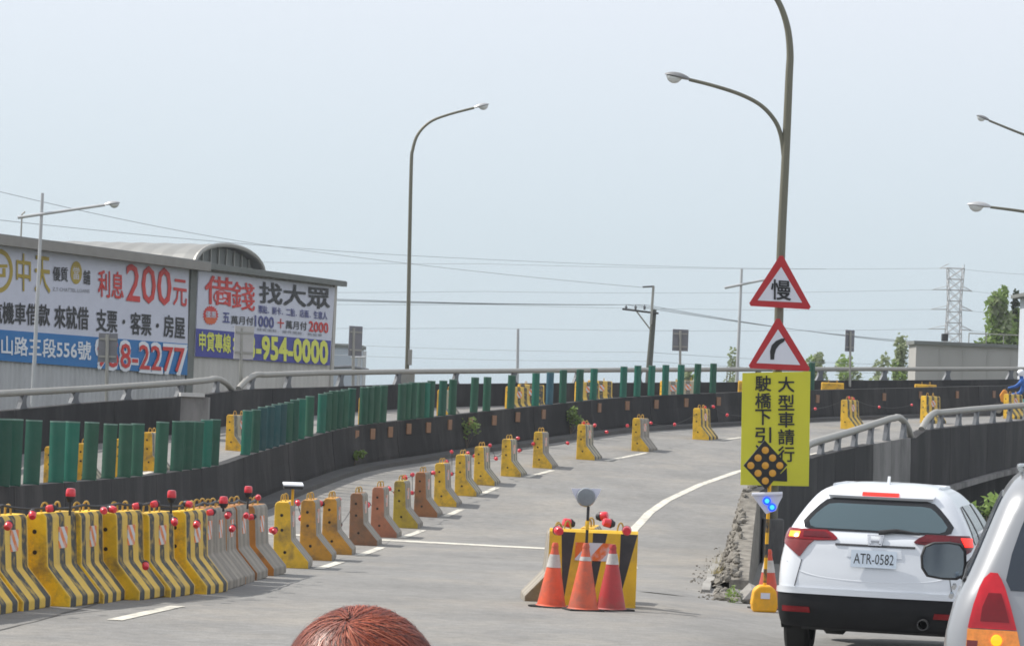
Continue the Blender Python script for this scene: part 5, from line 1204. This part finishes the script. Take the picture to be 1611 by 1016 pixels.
JR = [((0, -.3, .86), (.16, .13)), ((0, -.27, 1.08), (.15, .11)), ((0, -.2, 1.30), (.18, .12)), ((0, -.16, 1.42), (.07, .07)), ((0, -.14, 1.55), (.09, .1)), ((.18, -.18, 1.30), (.06, .06)), ((.27, .02, 1.12), (.05, .05)), ((.28, .3, 1.04), (.04, .035)),
      ((-.18, -.18, 1.30), (.06, .06)), ((-.27, .02, 1.12), (.05, .05)), ((-.28, .3, 1.04), (.04, .035)), ((.12, -.1, .84), (.09, .09)), ((.14, .2, .80), (.07, .07)), ((.12, .16, .34), (.05, .05)), ((.12, .28, .30), (.045, .04)),
      ((-.12, -.1, .84), (.09, .09)), ((-.14, .2, .80), (.07, .07)), ((-.12, .16, .34), (.05, .05)), ((-.12, .28, .30), (.045, .04))]
skin('body', JR, [(0, 1), (1, 2), (2, 3), (3, 4), (2, 5), (5, 6), (6, 7), (2, 8), (8, 9), (9, 10), (0, 11), (11, 12), (12, 13), (13, 14), (0, 15), (15, 16), (16, 17), (17, 18)], M['jacket'], rid)
MB().lathe([(.11, -.10), (.135, -.04), (.14, .03), (.12, .09), (.07, .13), (.001, .145)], (0, -.13, 1.60), 18).build('helmet', M['t_white'], rid, smooth=True, world=False)
MB().prism([(-.11, -.08), (.11, -.08), (.12, .02), (-.12, .02)], 'Y', -.01, .01, None, (0, .0, 1.6)).build('visor', M['car_glass'], rid, world=False)
# ------------------------------------------------------------------ trees and plants
def leaves(mb, c, R, n, size, rnd, m=0, hollow=.25):
    for _ in range(n):
        while True:
            v = Vector((rnd.uniform(-1, 1), rnd.uniform(-1, 1), rnd.uniform(-1, 1)))
            if hollow < v.length < 1: break
        p = Vector(c) + Vector((v.x*R[0], v.y*R[1], v.z*R[2])); s_ = size*rnd.uniform(.6, 1.4)
        a = Vector((rnd.gauss(0, 1), rnd.gauss(0, 1), rnd.gauss(0, .6))).normalized(); b = a.orthogonal().normalized(); b = (b*math.cos(rnd.uniform(0, 6)) + a.cross(b)*math.sin(rnd.uniform(0, 6))).normalized()
        mb.add([p - a*s_*.5, p + b*s_*.28, p + a*s_*.5, p - b*s_*.28], [(0, 1, 2, 3)], m)
def tree(name, label, base, h, wd, mats, n, size, seed, group=None, clumps=16, trunk=.12, low=.3, conical=0.0, trunkmat=None):
    rnd = random.Random(seed); t = thing(name, label, 'tree', tuple(base), 0, group); base = Vector(base)
    mb = MB(); top = base + Vector((rnd.uniform(-.1, .1)*h, 0, h*.8))
    mb.tube([base, base.lerp(top, .4) + Vector((rnd.uniform(-.2, .2), 0, 0)), top], [trunk, trunk*.65, trunk*.2], 8)
    cr = MB()
    for i in range(clumps):
        f = low + (1 - low)*((i + rnd.random())/clumps); rr_ = wd/2*(1 - conical*(f - low)/(1 - low))*math.sin(math.pi*min(1, .18 + .75*(f - low)/(1 - low)))**.6
        a = rnd.uniform(0, 6.28); q = rr_*rnd.uniform(.2, .75); c = base + Vector((q*math.cos(a), q*math.sin(a), h*f*.93))
        mb.tube([base.lerp(top, min(.95, f*.8)), c], [trunk*.3, trunk*.08], 5)
        k_ = rnd.uniform(.55, 1.0); R = (rr_*.52*k_ + .2, rr_*.52*k_ + .2, h*.10*k_ + .15)
        leaves(cr, c, R, n//clumps, size, rnd, rnd.choice(range(len(mats))))
    mb.build('trunk', trunkmat or M['bark'], t, smooth=True); cr.build('crown', mats, t, fix=False)
    return t
def tree_px(name, label, px, ytop, ybot, Y, wpx, mats, n, size, seed, zbase=-1.6, **k):
    p = at(px, ytop, Y); tree(name, label, (p.x, Y, zbase), p.z - zbase, wpx/F*Y, mats, n, size, seed, **k)
T = 'trees beyond the bridge'
tree_px('tree', 'bright green bushy tree at the right edge beside the pale column', 1574, 450, 580, 172, 100, [M['leaf'], M['leaf'], M['leaf_pale']], 5200, .34, 1, group=T, clumps=26, low=.35, conical=.45)
tree_px('tree', 'taller dark narrow tree standing behind the bright green one', 1598, 462, 580, 176, 44, [M['leaf_dark'], M['leaf']], 2600, .34, 2, group=T, clumps=14, low=.4, conical=.5)
tree_px('tree', 'thin feathery grey green tree rising left of the low grey building', 1418, 524, 590, 170, 40, [M['leaf_pale'], M['leaf']], 1500, .30, 3, group=T, clumps=14, low=.35, conical=.3)
tree_px('tree', 'small loose tree between the narrow sign and the feathery tree', 1388, 548, 590, 175, 30, [M['leaf_pale']], 700, .30, 4, group=T, clumps=9, low=.3)
tree_px('tree', 'low hazy shrub tree right behind the lower triangle sign', 1283, 544, 590, 185, 58, [M['leaf_pale'], M['leaf']], 1600, .34, 5, group=T, clumps=14, low=.25)
tree_px('tree', 'wide low hazy tree below the narrow sign back', 1335, 560, 590, 190, 80, [M['leaf_pale'], M['leaf']], 1800, .34, 6, group=T, clumps=16, low=.2)
tree_px('tree', 'faint sparse tree left of the triangle signs beside the slim lamp post', 1152, 540, 590, 200, 34, [M['leaf_pale']], 420, .32, 7, group=T, clumps=10, low=.3)
tree_px('tree', 'small hazy bush seen under the rail near the utility pole', 1095, 577, 600, 185, 60, [M['leaf_pale'], M['leaf']], 1000, .32, 8, group=T, clumps=10, low=.2)
tree_px('tree', 'far hazy treetop showing just above the roof of the low grey building', 1545, 532, 590, 230, 60, [M['leaf_pale']], 900, .4, 9, group=T, clumps=10, low=.3)
tree_px('tree', 'low green growth showing under the rail below the low grey building', 1385, 580, 600, 140, 70, [M['leaf_pale'], M['leaf']], 1100, .3, 10, group=T, clumps=10, low=.2)
# bushes under the bridge at the right
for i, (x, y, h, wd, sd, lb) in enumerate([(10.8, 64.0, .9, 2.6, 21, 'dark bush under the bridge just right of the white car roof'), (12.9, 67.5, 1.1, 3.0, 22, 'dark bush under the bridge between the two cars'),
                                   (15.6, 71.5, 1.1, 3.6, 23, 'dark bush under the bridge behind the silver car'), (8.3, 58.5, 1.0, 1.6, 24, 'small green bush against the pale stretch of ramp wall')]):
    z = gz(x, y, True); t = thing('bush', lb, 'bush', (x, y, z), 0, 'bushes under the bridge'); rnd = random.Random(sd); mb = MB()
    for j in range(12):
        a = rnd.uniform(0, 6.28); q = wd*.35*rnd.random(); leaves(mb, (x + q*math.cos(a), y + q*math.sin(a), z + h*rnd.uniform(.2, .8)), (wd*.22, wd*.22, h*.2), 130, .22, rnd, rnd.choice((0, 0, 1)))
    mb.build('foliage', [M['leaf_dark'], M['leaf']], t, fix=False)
    s2 = MB()
    for j in range(6): a = rnd.uniform(0, 6.28); s2.tube([(x, y, z), (x + wd*.3*math.cos(a), y + wd*.3*math.sin(a), z + h*.7)], [.03, .01], 5)
    s2.build('stem', M['bark'], t)
# weeds on the median wall
for i, (px, py, d, h, lb) in enumerate([(555, 722, 67.3, .42, 'small weed growing at the wall foot above the middle barriers'), (735, 690, 73.4, .75, 'climbing weed on the wall under the orange reflectors'),
                                   (897, 690, 78.6, .7, 'green weed clump at the wall foot beside a yellow barrier')]):
    p = med(px); nv = Vector((.35, -.2, 0)) ; q = at(px, py, p.y - .45); z = max(q.z - h*.5, gz(q.x, q.y) + .08)
    t = thing('weed', lb, 'plant', (q.x, q.y, z)); rnd = random.Random(40 + i); mb = MB(); sm = MB()
    for j in range(7):
        e = (q.x + rnd.uniform(-.25, .25), q.y + rnd.uniform(-.08, .1), z + h*rnd.uniform(.5, 1)); sm.tube([(q.x, q.y, z), e], [.008, .003], 4)
        leaves(mb, e, (.12, .08, h*.25), 36, .085, rnd, 0)
    mb.build('foliage', M['leaf'], t, fix=False); sm.build('stem', M['bark'], t)
p = at(1205, 925, 36.2); t = thing('weed', 'yellow green weed tuft growing out of the broken wall tip', 'plant', (p.x - .42, 36.2, gz(p.x, 36.2))); mb = MB(); leaves(mb, (p.x - .42, 36.2, gz(p.x, 36.2) + .12), (.10, .08, .12), 80, .05, random.Random(3), 0); mb.build('foliage', M['leaf'], t, fix=False)
rnd = random.Random(77)
for px_, y_, lb in ((1172, 40, 'dry grass tuft among the stones near the broken wall tip'), (1176, 43.5, 'dry grass tuft among the stones below the yellow board'), (1180, 47, 'dry grass tuft high on the stones beside the yellow board')):
    x_ = lerp(EDGE, y_) - .38; z_ = gz(x_, y_) + .06; t = thing('weed', lb, 'plant', (x_, y_, z_)); mb = MB()
    for j in range(46):
        a = rnd.uniform(0, 6.28); l = rnd.uniform(.12, .30); e = Vector((x_ + math.cos(a)*l*.6, y_ + math.sin(a)*l*.6, z_ + l*rnd.uniform(.4, 1))); b = Vector((x_ + rnd.uniform(-.08, .08), y_ + rnd.uniform(-.2, .2), z_ - .03))
        s_ = Vector((-math.sin(a), math.cos(a), 0))*.008; mb.add([b - s_, b + s_, e], [(0, 1, 2)])
    mb.build('foliage', M.setdefault('dry_grass', leafmat('dry_grass', (.30, .25, .11))), t, fix=False)
# ------------------------------------------------------------------ low grey building, pale column building, pale plant building
M['grey_wall'] = pm('grey_render', (.36, .355, .34), .85, var=.06, scale=.4, dirt=(.28, .275, .26), damt=.4, dscale=.25, stretch=(1, 1, .2))
a, b = at(1430, 543, 166), at(1760, 549, 160)
lb_ = thing('low_building', 'long low grey building with dark flat roof edge beyond the far parapet', 'building', (a.x, a.y, -1.6))
MB().box(((a.x + b.x)/2, (a.y + b.y)/2 + 1.5, (a.z - 1.6)/2), (b.x - a.x, 3, a.z + 1.6)).build('wall', M['grey_wall'], lb_)
MB().box(((a.x + b.x)/2, (a.y + b.y)/2 + 1.5, a.z + .1), (b.x - a.x + .3, 3.4, .2)).build('roof', M['trim'], lb_)
for i in range(1, 8):
    x = a.x + (b.x - a.x)*i/8; MB().box((x, (a.y + b.y)/2 - .02, (a.z - 1.7)/2), (.06, .04, a.z + 1.5)).build('pilaster', M['grey_wall'], lb_)
MB().tube([(a.x + 3, 163, a.z + .75), (b.x, 163, a.z + .75)], .035, 6).build('roof_rail', M['galv'], lb_)
for i in range(9): x = a.x + 3 + (b.x - a.x - 3)*i/8; MB().tube([(x, 163, a.z + .1), (x, 163, a.z + .75)], .03, 6).build('rail_post', M['galv'], lb_)
q = at(1486, 539, 162); MB().box((q.x, q.y, a.z + .42), (.34, .4, .42)).build('roof_box', M['black'], lb_)
q = at(1628, 463, 145); cbld = thing('pale_building', 'pale blue grey building corner with overhanging roof at the right edge', 'building', (q.x, 145, -1.6))
x0 = at(1604, 500, 151).x
MB().box((x0 + 2.5, 148, (q.z - 1.6)/2), (5, 6, q.z + 1.6)).build('wall', pm('pale_blue_wall', (.50, .54, .60), .7, var=.05, scale=.6), cbld)
x1 = at(1592, 463, 151).x; MB().box(((x1 + x0 + 5.3)/2, 147.8, q.z + .09), (x0 + 5.3 - x1, 7, .18)).build('roof', M['trim'], cbld)
a = at(519, 545, 180); b = at(560, 600, 180)
pl2 = thing('plant_building', 'pale blue grey industrial block with pipes beside the warehouse end', 'building', (a.x, 180, -1.6))
MB().box(((a.x + b.x)/2 - 1, 184, (a.z - 1.6)/2), (b.x - a.x + 2, 8, a.z + 1.6)).build('wall', pm('pale_cladding', (.42, .47, .54), .6, var=.06, scale=.7), pl2)
MB().box(((a.x + b.x)/2 - 1, 184, a.z + .1), (b.x - a.x + 2.3, 8.3, .22)).build('roof', M['trim'], pl2)
for xx, yy in ((566, 545), (574, 552)): 
    e = at(xx, yy, 180); MB().tube([(e.x, 180, -1.6), tuple(e)], .11, 8).build('pipe', M['pole_pale'], pl2)
e0, e1 = at(524, 578, 178), at(580, 582, 178); MB().tube([tuple(e0), tuple(e0.lerp(e1, .5) + Vector((0, 0, .12))), tuple(e1)], .10, 8).build('pipe', M['bracket'], pl2, smooth=True)
e0, e1 = at(552, 562, 179), at(575, 562, 179); MB().tube([tuple(e0), tuple(e1)], .06, 8).build('pipe', M['pole_pale'], pl2)
# ------------------------------------------------------------------ pylon
YP = 420; c0 = at(1497, 600, YP); ztop = at(1497, 422, YP).z
M['pylon'] = pm('pylon_steel', (.36, .36, .37), .6, .2, var=.1)
py = thing('pylon', 'grey lattice power pylon standing beyond the low grey building', 'pylon', (c0.x, YP, -1.6))
def wat(z): return lerp([(-1.6, 1.9), (at(0, 0, 1).z, 1.2)] if False else [(-1.6, 1.75), (ztop*.45, 1.18), (ztop*.8, .92), (ztop, 1.15)], z)
lv = [-1.6 + (ztop + 1.6)*i/16 for i in range(17)]
for sx_ in (-1, 1):
    for sy in (-1, 1):
        MB().tube([(c0.x + sx_*wat(z), YP + sy*wat(z), z) for z in lv], .06, 4).build('leg', M['pylon'], py)
for i in range(16):
    z0_, z1_ = lv[i], lv[i+1]; w0, w1 = wat(z0_), wat(z1_); mb = MB()
    for (ax_, ay_), (bx_, by_) in (((-1, -1), (1, -1)), ((1, -1), (1, 1)), ((1, 1), (-1, 1)), ((-1, 1), (-1, -1))):
        mb.tube([(c0.x + ax_*w0, YP + ay_*w0, z0_), (c0.x + bx_*w1, YP + by_*w1, z1_)], .045, 4); mb.tube([(c0.x + bx_*w0, YP + by_*w0, z0_), (c0.x + ax_*w1, YP + ay_*w1, z1_)], .045, 4)
        mb.tube([(c0.x + ax_*w1, YP + ay_*w1, z1_), (c0.x + bx_*w1, YP + by_*w1, z1_)], .05, 4)
    tag(mb.build('lattice', M['pylon'], py), kind='stuff')
ARM = []
for yy, x_l, x_r in ((423, 1478, 1516), (457, 1466, 1530), (488, 1464, 1530), (519, 1460, 1530)):
    z = at(1497, yy, YP).z; xl, xr = at(x_l, yy, YP).x, at(x_r, yy, YP).x; w_ = wat(z); ARM.append((xl, xr, z))
    for xe, s_ in ((xl, -1), (xr, 1)):
        mb = MB()
        for sy in (-1, 1): mb.tube([(c0.x + s_*w_, YP + sy*w_, z + .12), (xe, YP, z)], .05, 4); mb.tube([(c0.x + s_*w_, YP + sy*w_, z + .7), (xe, YP, z)], .04, 4)
        mb.build('cross_arm', M['pylon'], py)
# ------------------------------------------------------------------ utility pole
YU = 150; f = at(1019, 600, YU); u = thing('utility_pole', 'leaning dark utility pole with one long cross arm and thin top mast', 'utility pole', (f.x, YU, -1.6))
MB().tube([(f.x - .1, YU, -1.6), tuple(at(1022, 570, YU)), tuple(at(1029, 487, YU))], [.19, .17, .14], 10).build('pole', pm('dark_pole', (.09, .095, .08), .8, var=.2, scale=2), u, smooth=True)
A_, B_ = at(979, 486, YU - .2), at(1036, 493, YU - .2)
MB().tube([tuple(A_), tuple(B_)], .06, 6).build('cross_arm', M['dark_metal'], u)
MB().tube([tuple(at(1001, 489, YU - .2)), tuple(at(1023, 518, YU - .2))], .045, 6).build('brace', M['galv'], u)
MB().tube([tuple(at(1024, 510, YU - .25)), tuple(at(1028, 450, YU - .25))], .075, 6).build('mast', M['galv'], u); MB().tube([tuple(at(1011, 451.5, YU - .25)), tuple(at(1029, 450.5, YU - .25))], .05, 6).build('mast_arm', M['dark_metal'], u)
INS = []
for x in (985, 1000, 1014):
    p = at(x, 484, YU - .2); INS.append(p)
    MB().lathe([(.03, -.12), (.07, -.06), (.04, -.02), (.09, .04), (.03, .08), (.02, .16)], tuple(p), 10).build('insulator', M['bracket'], u, smooth=True)
# ------------------------------------------------------------------ wires
M['wire'] = pm('wire', (.30, .33, .36), .7)
def wire(pts, r, label, sag=0):
    P = []
    for a, b in zip(pts[:-1], pts[1:]):
        for j in range(12): t = j/12; q = Vector(a).lerp(Vector(b), t); q.z -= sag*4*t*(1 - t); P.append(q)
    P.append(Vector(pts[-1])); tag(MB().tube(P, r*.8, 4).build('power_line', M['wire'], smooth=True), label, 'power line')
WL = [('topmost', 423, 398, 415), ('second', 457, 452, 458.5), ('third', 488, 466, 479), ('lowest', 519, 505, 516)]
for (nm, yr_, yl_, ym_), (xl, xr, z) in zip(WL, ARM):
    Pm, Pl = at(760, ym_, 400), at(-120, yl_, 330)
    wire([(xl, YP, z), tuple(Pm), tuple(Pl)], .03, '%s long wire running left from the pylon across the pale sky' % nm, .35)
    R_ = at(1720, yr_ + 9, 470); wire([(xr, YP, z), tuple(R_)], .03, '%s wire leaving the pylon towards the right edge' % nm, .4)
for p, nm, dy in zip(INS, ('left', 'middle', 'right'), (0, 2, 4)):
    L_, R_ = at(-80, 392 + dy*2, 120), at(1640, 546 + dy*1.5, 205)
    wire([tuple(at(-80, 431 + dy*2, 150)), tuple(p + Vector((0, 0, .16)))], .018, 'wire meeting the %s insulator of the utility pole from the left' % nm, .4)
    wire([tuple(p + Vector((0, 0, .16))), tuple(R_)], .018, 'wire leaving the %s insulator of the utility pole to the right' % nm, .5)
wire([tuple(at(-40, 292, 110)), tuple(at(400, 383, 150)), tuple(at(1010, 452, YU))], .016, 'thin wire sloping down over the warehouse roof to the pole top', .15)
wire([tuple(at(-40, 342, 130)), tuple(at(700, 405, 190)), tuple(at(1300, 423, 300))], .018, 'faint nearly level wire high above the warehouse', .2)
for i, (y0_, y1_, nm) in enumerate(((545, 552, 'upper'), (562, 566, 'lower'))):
    wire([tuple(at(520, y0_ - 4, 160)), tuple(at(1020, y1_ + 2, YU)), tuple(at(1430, y1_ + 22, 190))], .014, '%s of two faint cables just above the far rail' % nm, .1)

# ------------------------------------------------------------------ the air
hm = bpy.data.materials.new('haze_air'); hm.use_nodes = True; hn = hm.node_tree; hn.nodes.clear()
ho = hn.nodes.new('ShaderNodeOutputMaterial'); hv = hn.nodes.new('ShaderNodeVolumePrincipled')
hv.inputs['Color'].default_value = (.86, .91, .96, 1); hv.inputs['Density'].default_value = .00036; hv.inputs['Anisotropy'].default_value = .2
hn.links.new(hv.outputs[0], ho.inputs['Volume'])
tag(MB().box((0, 300, 14), (1720, 1720, 34)).build('haze', hm), kind='stuff')
